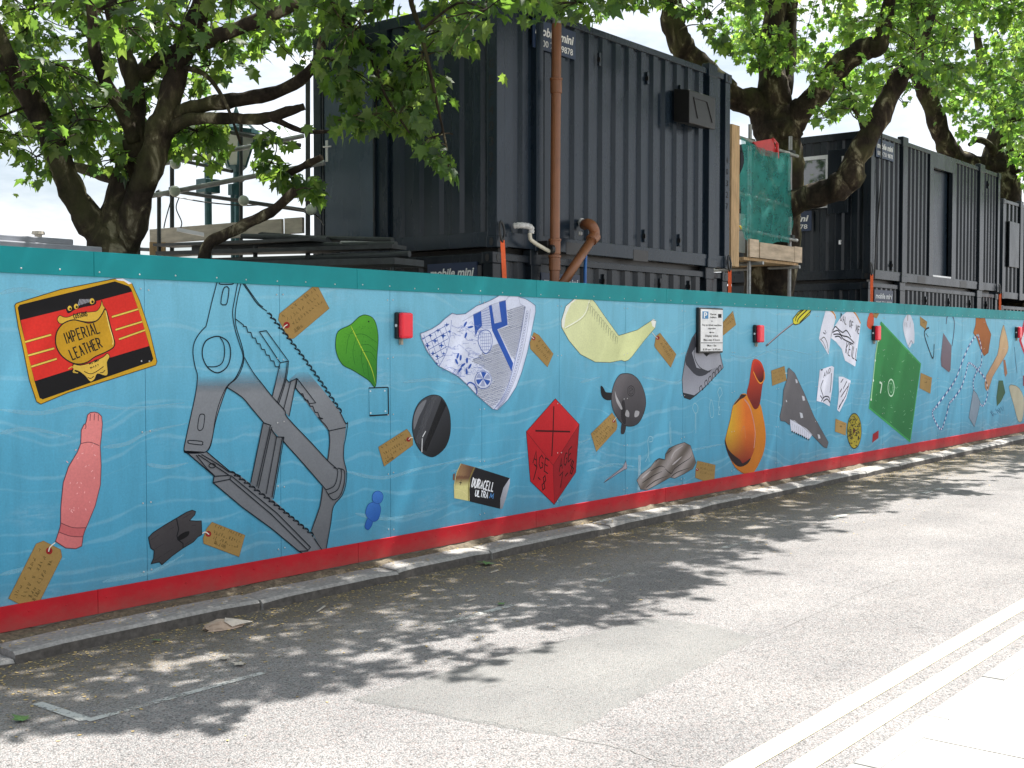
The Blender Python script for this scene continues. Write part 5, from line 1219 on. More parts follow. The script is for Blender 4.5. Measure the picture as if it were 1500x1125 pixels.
MB().tube([(19.35, YF - .01, 5.4), (19.3, YF - .03, 4.6), (19.15, YF - .02, 3.7), (19.1, YF - .01, 2.98)], .012, 6).build('cable', M['black'], c2)
def on_x(x, y, X):
    r = ray(x, y); return CAM + r * ((X - CAM[0]) / r[0])
wy0, wy1 = on_x(1216, 260, 18.95)[1], on_x(1148, 260, 18.95)[1]; wz0, wz1 = on_x(1190, 306, 18.95)[2], on_x(1190, 230, 18.95)[2]
wi = MB()
for a_, b_, c_, d_ in ((wy0, wy0 + .05, wz0, wz1), (wy1 - .05, wy1, wz0, wz1), (wy0 + .05, wy1 - .05, wz0, wz0 + .05), (wy0 + .05, wy1 - .05, wz1 - .06, wz1), ((wy0 + wy1) / 2 + .1, (wy0 + wy1) / 2 + .14, wz0 + .05, wz1 - .06)): wi.box((18.88, a_, c_), (18.95, b_, d_))
wn_ = wi.build('window', M['alu'], c2); MB().box((18.90, wy0 + .03, wz0 + .03), (18.915, wy1 - .03, wz1 - .03)).build('pane', M['glass'], wn_)
ys_ = on_x(1242, 260, 18.8)[1]; MB().box((18.80, ys_, wz0 - .12), (18.84, wy0 - .02, wz1 + .06)).build('shutter', M['steel2'], c2, bevel=.006)
sh_ = MB().box((18.785, wy0 - .3, wz1 - .2), (18.80, wy0 - .27, wz1 - .06)).build('shutter_handle', M['alu'], c2)
sg0 = on_x(1189, 338, 18.95); sign_board(c2, (18.95, sg0[1] + 1.0, sg0[2]), (0, -1, 0), 1.0, .33, (-1, 0, 0), MM)
MB().tube([(18.93, .95, 3.62), (18.90, .95, 3.62), (18.90, .95, 3.56)], .02, 8).build('vent_spigot', M['alu'], c2)
c2b = container('shipping_container', 'lower container under the second one, its top just above the teal rail', 18.95, 25.65, YF + .03, YB, .25, 2.94, [(20.3, 20.5), (24.35, 24.6)], 'steel2', per=.2)
sign_board(c2b, (19.2, YF + .04, 2.54), (1, 0, 0), .8, .28, (0, -1, 0), MM)
MB().box((19.15, YF + .14, 2.86), (25.45, YB - .1, 2.995)).build('gap_filler', M['black'], c2b)  # added black filler, darkens the gap under the second upper container
for x in (19.9, 21.6, 22.8, 24.0, 25.0): lashing(c2b, x, YF + .06, 2.7, 'steel2')
c3 = container('shipping_container', 'farthest container, blue black, at the right edge of the picture', 28.7, 34.8, 1.3, 4.0, 2.95, 5.24, [(30.0, 30.2)], 'steel2')
MB().box((29.1, 1.27, 3.7), (29.85, 1.31, 4.75)).build('shutter', M['steel2'], c3, bevel=.006)
container('shipping_container', 'lower container beneath the farthest blue black one', 28.7, 34.8, 1.32, 4.0, .2, 2.8, [], 'steel2')

# ---------------------------------------------------------------- pipes, straps, hose
def yp(px, py, Y): return tuple(on_y(px, py, Y))
YP = .30
t = thing('soil_pipe', 'tall brown plastic soil pipe rising up the nearest container', 'pipe', yp(812, 420, YP))
x = yp(812, 300, YP)[0]
MB().cyl((x, YP, 2.2), (x + .035, YP, 5.28), .052, 18).build('pipe', M['terra'], t, smooth=False)
for px, py in ((816, 127), (812, 362), (811, 386)):
    q = np.array(yp(px, py, YP)); f = (q[2] - 2.2) / 3.08; q[0] = x + .035 * f
    MB().tube([q + (0, 0, -.075), q + (0, 0, -.07), q + (0, 0, .06), q + (0, 0, .065), q + (0, 0, .085), q + (0, 0, .09)], [.054, .061, .061, .068, .068, .054], 18).build('collar', M['terra'], t)
q = np.array(yp(816, 45, YP)); MB().cyl((x + .035, YP, 5.26), (x + .04, YP, 5.75), .045, 14).build('vent_top', M['galv'], t)
bp = MB().box((x - .1, YP + .02, 2.88), (x - .055, YP + .14, 3.02)).build('pipe_clip', M['black'], t)
MB().cyl((x - .075, YP - .0, 2.93), (x - .04, YP - .01, 2.93), .05, 14).build('inlet_boss', M['black'], t)
t = thing('elbow_pipe', 'brown plastic drain branch with a rounded elbow, sloping down to the soil pipe', 'pipe', yp(825, 412, .24))
P = [yp(856, 329, .42), yp(858, 328, .36), yp(862, 328, .30), yp(868, 332, .25), yp(871, 342, .24), yp(866, 352, .24)]
MB().tube(catmull(P, False, 4), .058, 16).build('elbow', M['terra'], t, smooth=True)
MB().tube([yp(872, 345, .24), yp(866, 352, .24)], .066, 16).build('collar', M['terra'], t); MB().tube([yp(868, 349, .24), yp(818, 425, .24)], .05, 16).build('pipe', M['terra'], t, smooth=True)
MB().ball(yp(853, 326, .43), .05, 8).build('foam_seal', M['foil'], t); MB().ball(yp(850, 342, .42), .03, 7).build('foam_seal', M['foil'], t)
t = thing('waste_pipe', 'short cream waste pipe with grey lagging bending into the soil pipe', 'pipe', yp(778, 352, .34))
MB().tube(catmull([yp(776, 341, .33), yp(777, 350, .33), yp(781, 354, .33), yp(790, 360, .33), yp(806, 369, .31)], False, 5), .021, 12).build('pipe', M['cream_pipe'], t, smooth=True)
mb = MB()
LP = catmull([yp(752, 331, .42), yp(762, 330, .36), yp(772, 331, .33), yp(778, 334, .33), yp(778, 342, .33)], False, 6)
mb.tube(LP, [.026 + .008 * abs(math.sin(i * 1.1)) for i in range(len(LP))], 10); mb.build('lagging', M['foil'], t, smooth=True)
for px, y0_, y1_, nm in ((736, 352, 408, 'orange ratchet strap hanging at the left corner of the nearest container'), (1069, 396, 440, 'orange ratchet strap at the right end of the nearest container'), (1277, 402, 455, 'orange ratchet strap at the near corner of the second container'), (1465, 430, 470, 'orange ratchet strap at the far end of the second container')):
    a_, b_ = np.array(yp(px, y0_, .40)), np.array(yp(px + 5 if px < 800 else px, y1_, .28))
    b_[2] -= .25
    t = thing('ratchet_strap', nm, 'strap', tuple(b_), 'orange ratchet straps tying the containers down')
    MB().bar(a_, b_, .045, .006).build('webbing', M['orange'], t)
    h = MB(); hp = [a_ + (0, .0, -.02), a_ + (-.03, .0, .04), a_ + (-.03, .01, .13), a_ + (.0, .02, .19), a_ + (.035, .01, .13), a_ + (.03, .0, .05), a_ + (0, 0, 0)]
    h.tube(catmull(hp, False, 4), .012, 7).build('hook', M['black'], t, smooth=True)
t = thing('blue_hose', 'thin blue water hose beside the elbow pipe', 'hose', yp(857, 412, .36)); MB().tube(catmull([yp(857, 440, .36), yp(857, 400, .36), yp(858, 372, .40)], False, 5), .018, 10).build('hose', M['bluehose'], t, smooth=True)

# ---------------------------------------------------------------- netted scaffold between the containers
t = thing('netted_scaffold', 'small scaffold tower wrapped in green debris net between the containers', 'scaffold', (16.3, 1.2, .12))
XS = [15.55, 15.85, 17.16]
for x, y in ((15.85, 1.0), (17.16, 1.0), (15.85, 2.1), (17.16, 2.1)): MB().cyl((x, y, .12), (x, y, 5.1 if y < 1.5 else 4.9), .028, 12).build('upright', M['galv'], t)
for z in (4.84, 4.05, 3.55): MB().cyl((15.2, .95, z + .02), (17.3, .95, z - .03), .026, 12).build('ledger', M['galv'], t)
for x in (15.9, 17.1): MB().cyl((x, .8, 3.1), (x, 2.3, 3.1), .026, 10).build('transom', M['galv'], t)
for z, x in ((4.05, 15.2), (3.56, 15.45)): MB().cyl((x - .02, .95, z + .02), (x + .03, .95, z + .02), .034, 10).build('end_cap', M['yellow'], t)
for y in (.9, 1.14, 1.38, 1.62, 1.86): MB().box((15.5, y, 3.13), (17.25, y + .225, 3.17)).build('deck_board', M['timber'], t)
MB().box((15.58, .85, 3.175), (15.86, .885, 3.43)).build('toe_board', M['ply'], t); MB().box((15.90, .852, 3.175), (17.02, .886, 3.40)).build('toe_board', M['ply'], t); MB().box((17.03, .85, 3.172), (17.28, .884, 3.41)).build('toe_board', M['ply'], t)
pk = MB().box((on_y(1071.5, 290, .72)[0], .72, 3.0), (on_y(1083, 290, .72)[0], .77, 4.93)).build('upright_plank', M['timber'], t)
# net: sagging cloth between ledgers
nx_, nz_ = 26, 30; V = []; NX0, NX1 = on_y(1083, 290, .885)[0], on_y(1157, 290, .885)[0]
for j in range(nz_):
    v = j / (nz_ - 1)
    for i in range(nx_):
        u = i / (nx_ - 1)
        z = 4.86 - .05 * u - v * (1.44 + .08 * math.sin(u * 5)) + .06 * math.sin(u * math.pi) * (v - .5) - (.05 * math.sin(u * math.pi) * (1 - v))
        x = NX0 + u * (NX1 - NX0) + .05 * math.sin(v * 6 + 1) * (1 - u) + .12 * (v - .2) * (1 - u) * (1 if v > .6 else 0)
        y = .885 - .035 * math.sin(v * math.pi * 2.1) ** 2 + .014 * math.sin(u * 27 + v * 3) * (.3 + v) + .012 * math.sin(u * 9 - v * 7) + .015 * math.sin(u * 41 + v * 17)
        V.append((x, y, z))
MB().add(V, [(j * nx_ + i, j * nx_ + i + 1, (j + 1) * nx_ + i + 1, (j + 1) * nx_ + i) for j in range(nz_ - 1) for i in range(nx_ - 1)]).build('debris_net', M['net'], t, smooth=True)
MB().box((16.3, 1.7, 3.35), (17.05, 1.72, 3.95)).build('white_panel', M['white'], t); MB().box((15.95, 1.6, 4.0), (16.7, 1.62, 4.35)).build('grey_panel', M['galv'], t)
for x in (15.85, 17.16):
    for z in (4.84, 4.05, 3.55): MB().box((x - .045, .93, z - .045), (x + .045, 1.05, z + .045)).build('coupler', M['darktube'], t, bevel=.01)
p1_, p2_ = np.array(on_y(1105, 210, .91)), np.array(on_y(1140, 200, .91))
t = thing('red_barrier', 'red plastic barrier board propped above the green net', 'barrier', tuple(p1_))
rb = MB(); a_, b_, c_, d_ = on_y(1104, 208, .91), on_y(1132, 203, .91), on_y(1139, 230, .93), on_y(1118, 228, .93)
n0 = len(rb.v); rb.add([a_, b_, c_, d_] + [np.array(q) + (.0, .03, .0) for q in (a_, b_, c_, d_)], [(0, 1, 2, 3), (7, 6, 5, 4), (0, 4, 5, 1), (1, 5, 6, 2), (2, 6, 7, 3), (3, 7, 4, 0)])
rb.build('board', M['redplastic'], t); MB().bar(on_y(1132, 203, .905), on_y(1139, 211, .905), .03, .02).add([], []).bar(on_y(1138.5, 210, .905), on_y(1139, 232, .905), .03, .04).build('edge', M['redplastic'], t)

# ---------------------------------------------------------------- left: scaffold rail, boards, lamp post, festoon
DS = 14.2
def a3(x, y, d=DS): return tuple(at(x, y, d))
t = thing('scaffold_frame', 'open scaffold of thin tubes left of the nearest container', 'scaffold', (9, 4.2, .12))
for px, y0_, y1_, r_, d_ in ((203, 262, 420, .022, 14.4), (233, 282, 420, .024, 13.6), (252, 232, 420, .026, 14.0), (353, 180, 420, .024, 14.6), (451, 105, 420, .026, 13.0)):
    MB().cyl(a3(px, y0_, d_), a3(px, y1_ + 60, d_), r_, 10).build('upright', M['darktube'], t)
for A_, B_, m_, r_ in (((216, 288, 13.4), (476, 238, 13.2), 'galv', .028), ((238, 240, 13.8), (445, 199, 13.6), 'galv', .026), ((262, 281, 14.3), (452, 309, 13.3), 'darktube', .024), ((236, 229, 14.4), (340, 251, 14.0), 'darktube', .022), ((286, 184, 14.6), (440, 213, 14.2), 'darktube', .026), ((190, 364, 14.6), (240, 367, 14.0), 'darktube', .022)):
    MB().cyl(a3(*A_), a3(*B_), r_, 10).build('tube', M[m_], t)
for px, py, d_ in ((233, 284, 13.5), (353, 262, 14.2), (451, 242, 13.1), (451, 308, 13.1), (252, 278, 13.9)): MB().ball(a3(px, py, d_), .05, 6).build('coupler', M['darktube'], t)
t = thing('plank_stack', 'stack of dark scaffold tubes and boards lying level with the top of the hoarding', 'planks', a3(400, 380, 13))
for A_, B_, m_, w_, h_ in (((240, 360, 13.6), (470, 352, 12.2), 'darktube', .3, .03), ((240, 372, 13.2), (585, 362, 11.7), 'darktube', .25, .04)): MB().bar(a3(*A_), a3(*B_), w_, h_).build('plank', M[m_], t)
MB().bar(a3(250, 392, 13.0), a3(600, 384, 11.5), .5, .06).build('plank', M['darktube'], t); MB().bar(a3(300, 366, 13.5), a3(480, 362, 12.6), .4, .1).build('plank', M['darktube'], t)
for A_, B_, m_ in (((355, 346, 13.2), (575, 352, 12.0), 'darktube'), ((375, 343, 13.4), (480, 351, 12.4), 'darktube'), ((372, 360, 12.8), (580, 358, 11.7), 'darktube'), ((242, 374, 13.2), (372, 364, 13.0), 'galv'), ((350, 382, 12.6), (600, 372, 11.5), 'darktube'), ((240, 384, 13.2), (450, 378, 12.0), 'darktube'), ((500, 357, 12.1), (575, 359, 11.8), 'galv')):
    MB().cyl(a3(*A_), a3(*B_), .03, 10).build('tube', M[m_], t)
for px, y0_ in ((374, 360), (451, 350), (575, 362)): MB().cyl(a3(px, y0_, 12.6), a3(px, 440, 12.6), .024, 8).build('leg', M['darktube'], t)
t = thing('pale_board', 'long weathered pale board lying on the dark scaffold tubes', 'board', a3(320, 350, 13.6))
A_, B_ = np.array(a3(221, 347, 14.0)), np.array(a3(414, 332, 13.2)); MB().bar(A_, B_, .045, .17).build('board', M['paleboard'], t, bevel=.004); MB().bar(B_ + (.0, -.05, 0.0), B_ + (.03, -.3, .0), .04, .17).build('end_board', M['paleboard'], t)
MB().obox(a3(231, 366, 13.9), (.075, -.05, 0), (.03, .045, 0), (0, 0, .085)).build('timber_block', M['timber'], t, bevel=.004)
MB().obox(a3(279, 340, 13.3), (.12, -.08, -.025), (.02, .03, 0), (0, 0, .02)).build('metal_offcut', M['alu'], t)
lp = a3(347, 300, 15.5)
t = thing('lamp_post', 'old teal iron street lamp with a tapered lantern behind the scaffold', 'street lamp', (lp[0], lp[1], .12))
def lpz(py): return a3(347, py, 15.5)[2]
MB().tube([(lp[0], lp[1], .12), (lp[0], lp[1], 1.2), (lp[0], lp[1], lpz(252))], [.09, .06, .045], 12).build('post', M['ironteal'], t)
zt, zb_ = lpz(196), lpz(246); L_ = MB(); r0, r1 = .27, .12
L_.tube([(lp[0], lp[1], zb_), (lp[0], lp[1], zt)], [r1, r0], 6).build('lantern_glass', M['milk'], t)
fr = MB()
for q in range(6):
    c_, s_ = math.cos(q * math.pi / 3 ), math.sin(q * math.pi / 3)
    u = np.cross((0, 0, 1.0), (1, 0, 0)); 
for i in range(6):
    g_ = L_.v[i]; h_ = L_.v[6 + i]; fr.cyl(g_, h_, .016, 6)
fr.tube([(lp[0], lp[1], zt - .02), (lp[0], lp[1], zt + .03)], .30, 12); fr.tube([(lp[0], lp[1], zb_ - .06), (lp[0], lp[1], zb_ + .02)], [.06, .14], 8); fr.build('lantern_frame', M['ironteal'], t)
MB().tube([(lp[0], lp[1], zt + .03), (lp[0], lp[1], zt + .12), (lp[0], lp[1], zt + .2), (lp[0], lp[1], zt + .22), (lp[0], lp[1], zt + .34)], [.28, .18, .07, .05, .01], 12).build('lantern_cap', M['ironteal'], t)
cp_ = a3(305, 300, 15.0)
t = thing('iron_column', 'dark teal iron column with a square box halfway, left of the street lamp', 'column', (cp_[0], cp_[1], .12))
MB().cyl((cp_[0], cp_[1], .12), (cp_[0], cp_[1], a3(305, 215, 15)[2]), .045, 12).build('column', M['ironteal'], t); bz = a3(305, 273, 15)[2]
MB().box((cp_[0] - .11, cp_[1] - .1, bz - .085), (cp_[0] + .11, cp_[1] + .1, bz + .085)).build('box', M['ironteal'], t, bevel=.008)
cp_ = a3(341, 300, 14.8); t = thing('floodlight_stand', 'thin dark stand with a small box top beside the street lamp', 'stand', (cp_[0], cp_[1], .12))
MB().cyl((cp_[0], cp_[1], .12), (cp_[0], cp_[1], a3(341, 272, 14.8)[2]), .028, 10).build('stem', M['ironteal'], t); MB().box((cp_[0] - .04, cp_[1] - .04, a3(341, 286, 14.8)[2]), (cp_[0] + .04, cp_[1] + .04, a3(341, 270, 14.8)[2])).build('head', M['ironteal'], t)
t = thing('festoon_lights', 'string of pale globe bulbs looped along the scaffold tubes', 'string lights', a3(357, 330, 13.7))
FP = catmull([a3(225, 284, 13.5), a3(255, 288, 13.6), a3(300, 296, 13.8), a3(357, 301, 13.8), a3(400, 300, 13.6), a3(456, 312, 13.0), a3(475, 330, 12.8)], False, 6); MB().tube(FP, .008, 5).build('cable', M['black'], t)
MB().tube(catmull([a3(262, 290, 13.5), a3(258, 305, 13.5), a3(266, 325, 13.5), a3(264, 335, 13.5)], False, 5), .007, 5).build('cable', M['black'], t); MB().tube(catmull([a3(252, 288, 13.5), a3(243, 320, 13.5), a3(240, 334, 13.5)], False, 5), .007, 5).build('cable', M['black'], t)
for px, py, d_ in ((256, 280, 13.3), (357, 294, 13.6), (456, 307, 12.9), (458, 266, 13.0), (257, 240, 13.7)): MB().ball(a3(px, py, d_), .062, 12).build('globe', M['globe'], t, smooth=True)
# site cabin whose felt roof edge shows over the hoarding at far left
ex = on_y(150, 361, 1.9); t = thing('site_cabin', 'low cabin whose grey felt roof edge shows over the hoarding at far left', 'cabin', (1.5, 2.8, .12)); zt = on_y(0, 345, 1.9)[2]
MB().box((-2.0, 2.1, .12), (ex[0] - .35, 3.9, zt - .12)).build('wall', M['paleboard'], t); MB().box((-2.2, 1.9, zt - .10), (ex[0], 4.0, zt - .035)).build('roof', M['felt'], t, bevel=.01); MB().box((-2.2, 1.98, zt - .033), (ex[0] - .22, 3.95, zt + .02)).build('roof_upstand', M['felt'], t, bevel=.01)
q = on_y(56, 343, 2.2); MB().tube([(q[0], 2.2, zt + .02), (q[0], 2.2, zt + .055), (q[0], 2.2, zt + .06), (q[0], 2.2, zt + .085)], [.03, .03, .055, .05], 12).build('vent_cap', M['litterpale'], t)

# ---------------------------------------------------------------- plane trees
SHX, SHY = TO_SUN.x / TO_SUN.z, TO_SUN.y / TO_SUN.z
def pip(x, y, poly):
    """vectorised point-in-polygon"""
    c = np.zeros(len(x), bool); j = len(poly) - 1
    for i in range(len(poly)):
        xi, yi = poly[i]; xj, yj = poly[j]
        m = (yi > y) != (yj > y)
        with np.errstate(divide='ignore', invalid='ignore'):
            c ^= m & (x < (xj - xi) * (y - yi) / (yj - yi + 1e-12) + xi)
        j = i
    return c
# where the crowns stand against the sky (the crown outlines, as seen from the street)
CROWN = [
 [(-3000, -4000), (470, -4000), (470, 70), (440, 95), (395, 105), (350, 100), (300, 125), (262, 145), (235, 128), (226, 190), (200, 250), (150, 262), (105, 250), (60, 272), (30, 270), (-10, 285), (-3000, 320)],
 [(470, -4000), (1010, -4000), (1000, 12), (950, 6), (900, 14), (868, 36), (838, 22), (805, 40), (770, 36), (740, 22), (700, 42), (640, 46), (600, 30), (560, 36), (500, 46), (470, 50)],
 [(965, -4000), (3000, -4000), (3000, 330), (1510, 300), (1496, 270), (1476, 225), (1470, 190), (1440, 182), (1425, 215), (1405, 208), (1395, 165), (1360, 135), (1348, 112), (1310, 100), (1290, 70), (1262, 92), (1235, 95), (1200, 112), (1180, 95), (1150, 110), (1110, 108), (1085, 92), (1050, 70), (1020, 30), (985, 14)],
]
SPRAY = [(465, 40), (520, 30), (600, 40), (690, 30), (722, 8), (700, 60), (692, 105), (672, 110), (640, 120), (676, 150), (650, 158), (622, 160), (640, 200), (668, 235), (676, 262), (645, 250), (618, 215), (585, 190), (545, 190), (515, 205), (482, 188), (500, 150), (470, 120), (460, 90)]
LOWSPRAY = [(240, 175), (300, 165), (330, 175), (345, 240), (360, 255), (300, 245), (285, 225), (250, 225), (240, 200)]
GAP2 = [(1185, 108), (1250, 92), (1345, 92), (1335, 150), (1300, 150), (1270, 182), (1240, 165), (1195, 190), (1178, 178)]
TWIGS2 = [(380, 190), (460, 170), (472, 290), (440, 285), (385, 262), (370, 235)]

def crown_ok(P):
    x, y, z = project(P)
    infr = (z > .5) & (x > -15) & (x < 1515) & (y > -15) & (y < 1140)
    ok = np.zeros(len(P), bool)
    for poly in CROWN: ok |= pip(x, y, poly)
    ok |= pip(x, y, SPRAY) & (z < 11.6)
    ok |= pip(x, y, LOWSPRAY) | pip(x, y, TWIGS2) | (pip(x, y, GAP2) & (z > 15))
    return ~infr | ok
# the far edge of the shade on the road, as (X, Y)
SX = [-6, 2, 3.2, 4, 5.1, 7.6, 9.5, 11.2, 13.7, 15.3, 18.2, 24, 40]; SY = [-1.4, -1.5, -1.7, -2.25, -2.65, -2.75, -2.5, -2.1, -1.75, -2.1, -2.2, -2.4, -2.6]
def shade_ok(P):
    gx, gy = P[:, 0] - P[:, 2] * SHX, P[:, 1] - P[:, 2] * SHY
    lim = np.interp(gx, SX, SY) + .22 * np.sin(gx * 3.1) + .12 * np.sin(gx * 7.7 + 1)
    gap = np.zeros(len(P), bool)                    # breaks in the crown that let the sun graze the hoarding and kerb
    for g0, wd in ((7.25, .12), (8.15, .26), (8.75, .08), (10.1, .10), (11.35, .20), (13.85, .2), (16.4, .18), (18.2, .15), (20.5, .2)):
        gap |= (np.abs(gx - g0) < wd) & (gy > -.32) & (gy < .16)
    return (gy > lim) & ~gap
def clear_ok(P):
    x, y, z = P[:, 0], P[:, 1], P[:, 2]
    bad = np.zeros(len(P), bool)
    for x0, x1, y0, y1, zt in ((9.3, 14.4, .38, 3.3, 5.6), (18.8, 25.8, .38, 3.3, 5.5), (28.6, 34.9, 1.2, 4.1, 5.4)):
        bad |= (x > x0) & (x < x1) & (y > y0) & (y < y1) & (z < zt)
    return ~bad

# one palmate leaf, five lobes
LT = np.array([(0, 0, 0), (.16, .02, .0), (.30, -.06, -.02), (.27, .14, .02), (.52, .22, -.05), (.33, .36, .03), (.40, .58, .0), (.18, .56, .04), (.0, .98, -.07),
               (-.18, .56, .04), (-.40, .58, .0), (-.33, .36, .03), (-.52, .22, -.05), (-.27, .14, .02), (-.30, -.06, -.02), (-.16, .02, .0), (0, .34, .045)], float)
LF = np.array([(16, i, i + 1) for i in range(0, 15)] + [(16, 15, 0)])
GREEN = np.array([[.050, .098, .030], [.060, .115, .034], [.078, .140, .040], [.042, .082, .032], [.095, .150, .048]])

def leaf_frames(P, out, size, droop, g):
    """orthonormal frames for leaves at P: tip direction mostly outward and down, blade facing up with scatter"""
    n = len(P)
    tip = out + g.normal(0, .45, (n, 3)); tip[:, 2] -= droop * 1.3
    tip /= np.linalg.norm(tip, axis=1)[:, None]
    nr = g.normal(0, .55, (n, 3)) + np.array([0, 0, 1.0]); nr -= tip * (nr * tip).sum(1)[:, None]
    nr /= np.linalg.norm(nr, axis=1)[:, None] + 1e-9
    sx = np.cross(tip, nr)
    return sx, tip, nr

def leaves_mesh(name, P, F, size, cols, parent):
    n = len(P); off = LOC[parent.name]
    sx, tip, nr = F
    bend = rng.uniform(-.6, 2.6, n)[:, None, None]
    V = P[:, None, :] - off + size[:, None, None] * (LT[None, :, 0, None] * sx[:, None] + LT[None, :, 1, None] * tip[:, None] + LT[None, :, 2, None] * nr[:, None] * bend)
    V = V.reshape(-1, 3).astype('f'); T = (LF[None] + (np.arange(n) * 17)[:, None, None]).reshape(-1).astype('i')
    me = bpy.data.meshes.new(name); nt = n * 16
    me.vertices.add(len(V)); me.vertices.foreach_set('co', V.ravel())
    me.loops.add(nt * 3); me.loops.foreach_set('vertex_index', T)
    me.polygons.add(nt); me.polygons.foreach_set('loop_start', np.arange(0, nt * 3, 3, dtype='i')); me.polygons.foreach_set('loop_total', np.full(nt, 3, 'i'))
    me.update(calc_edges=True)
    ca = me.color_attributes.new('Col', 'FLOAT_COLOR', 'POINT'); ca.data.foreach_set('color', np.repeat(np.c_[cols, np.ones(n)], 17, 0).astype('f').ravel())
    me.materials.append(M['leaf']); me.validate()
    o = bpy.data.objects.new(name, me); link(o, parent)
    return o

def plane_tree(label, base, limbs, clumps, leaf=.16, nfree=300, seed=0, tint=1.0, spacing=.048):
    """limbs: list of (points, radii); clumps: array (x,y,z,R,droop)"""
    g = np.random.default_rng(seed)
    t = thing('plane_tree', label, 'tree', base, 'london plane trees')
    S = []
    for k, (pts, rad) in enumerate(limbs):
        P = catmull(pts, False, 6); r = np.interp(np.linspace(0, len(rad) - 1, len(P)), range(len(rad)), rad)
        J = np.cumsum(g.normal(0, 1, P.shape), axis=0); J -= np.linspace(0, 1, len(P))[:, None] * J[-1]
        P = P + J * r[:, None] * .05
        mb = MB(); mb.tube(P, r * (1 + .06 * np.sin(np.arange(len(P)) * .9 + k) + g.normal(0, .015, len(P))), 14)
        V = np.array(mb.v); V += g.normal(0, .025, V.shape) * np.repeat(r, 14)[:, None]; mb.v = [tuple(v) for v in V]
        mb.build('trunk' if k == 0 else 'limb', M['bark'], t, smooth=True)
        S.append(np.c_[P, r])
    S = np.vstack(S)
    tw = MB(); LP_, LO_, LD_ = [], [], []
    clumps = np.array(clumps, float)
    dmin = np.array([np.linalg.norm(S[:, :3] - c[:3], axis=1).min() for c in clumps])
    SB = np.zeros((len(S) + 5 * len(clumps), 4)); SB[:len(S)] = S; ns_ = len(S); TWG = []
    for (x, y, z, R_, dr_) in clumps[np.argsort(dmin)]:      # grow outward: each clump springs from the nearest wood already there
        S = SB[:ns_]; c = np.array([x, y, z]); d = np.sqrt(((S[:, :3] - c) ** 2).sum(1)) + np.maximum(0, S[:, 2] - z - .3) * .8
        j = int(np.argmin(d)); q = S[j, :3]; D = np.linalg.norm(q - c)
        if D > .02:
            mid = (q + c) / 2 + g.normal(0, .10, 3) * D + (0, 0, .05 * D)
            pts_ = catmull([q, mid, c], False, 4); r0_ = min(.008 + .010 * D, S[j, 3] * .8)
            tw.tube(pts_, np.linspace(r0_, .006, 9), 5, cap=False)
            SB[ns_:ns_ + 5] = np.c_[pts_[4:], np.linspace(r0_, .007, 9)[4:]]; ns_ += 5
        nt = int(g.integers(4, 7))
        for _ in range(nt):
            v = g.normal(0, 1, 3); v[2] = v[2] * .55 - dr_ * .6; v /= np.linalg.norm(v); L = R_ * g.uniform(.7, 1.25)
            e = c + v * L - np.array([0, 0, dr_ * .25 * L]); m_ = (c + e) / 2 + np.array([0, 0, .08 * L])
            tp = catmull([c, m_, e], False, 4)
            TWG.append(tp)
            k = max(5, int(L / spacing)); u = g.uniform(.15, 1.0, k)
            bp_ = np.array([np.interp(u, np.linspace(0, 1, len(tp)), tp[:, a_]) for a_ in range(3)]).T
            o = v[None] * .6 + g.normal(0, .7, (k, 3)); o /= np.linalg.norm(o, axis=1)[:, None]
            LP_.append(bp_ + o * g.uniform(.03, .09, (k, 1))); LO_.append(o); LD_.append(np.full(k, dr_))
    ends = np.array([q[-1] for q in TWG]); mids = np.array([q[len(q) // 2] for q in TWG])
    keep_ = crown_ok(ends) & clear_ok(ends) & crown_ok(mids) & shade_ok(ends)
    for q, ok_ in zip(TWG, keep_):
        if ok_: tw.tube(q, np.linspace(.007, .003, len(q)), 4, cap=False)
    P = np.vstack(LP_); O = np.vstack(LO_); D_ = np.concatenate(LD_)
    ok = (crown_ok(P) | (g.random(len(P)) < .012)) & shade_ok(P) & clear_ok(P) & (P[:, 2] > 2.75); P, O, D_ = P[ok], O[ok], D_[ok]
    n = len(P); size = leaf * np.clip(g.normal(.92, .24, n), .4, 1.4)
    F = leaf_frames(P, O, size, D_ + .35, g)
    cols = GREEN[g.integers(0, 5, n)] * g.uniform(.8, 1.25, (n, 1)) * tint
    px, py, dz = project(P); vis = (dz > 1) & (px > 0) & (px < 1500) & (py > 0) & (py < 1125)
    score = np.where(vis, size / dz, 0); idx = np.argsort(-score)[:nfree]; idx = idx[score[idx] > 0]
    free = np.zeros(n, bool); free[idx] = True
    leaves_mesh('crown', P[~free], tuple(f[~free] for f in F), size[~free], cols[~free], t)['kind'] = 'stuff'
    tw.build('twigs', M['bark'], t)['kind'] = 'stuff'
    protos = []
    for k in range(5):
        me = bpy.data.meshes.new('leaf'); me.from_pydata([tuple(v) for v in LT], [], [tuple(int(i) for i in f) for f in LF]); me.materials.append(M['leaf'])
        ca = me.color_attributes.new('Col', 'FLOAT_COLOR', 'POINT'); ca.data.foreach_set('color', np.tile((*(GREEN[k] * tint), 1.0), (17, 1)).astype('f').ravel()); protos.append(me)
    off = LOC[t.name]
    for i in idx:
        o = bpy.data.objects.new('leaf', protos[int(g.integers(0, 5))]); link(o, t); s = size[i]
        sx, tp, nr = F[0][i] * s, F[1][i] * s, F[2][i] * s; q = P[i] - off
        o.matrix_basis = Matrix(((sx[0], tp[0], nr[0], q[0]), (sx[1], tp[1], nr[1], q[1]), (sx[2], tp[2], nr[2], q[2]), (0, 0, 0, 1)))
    return t, n

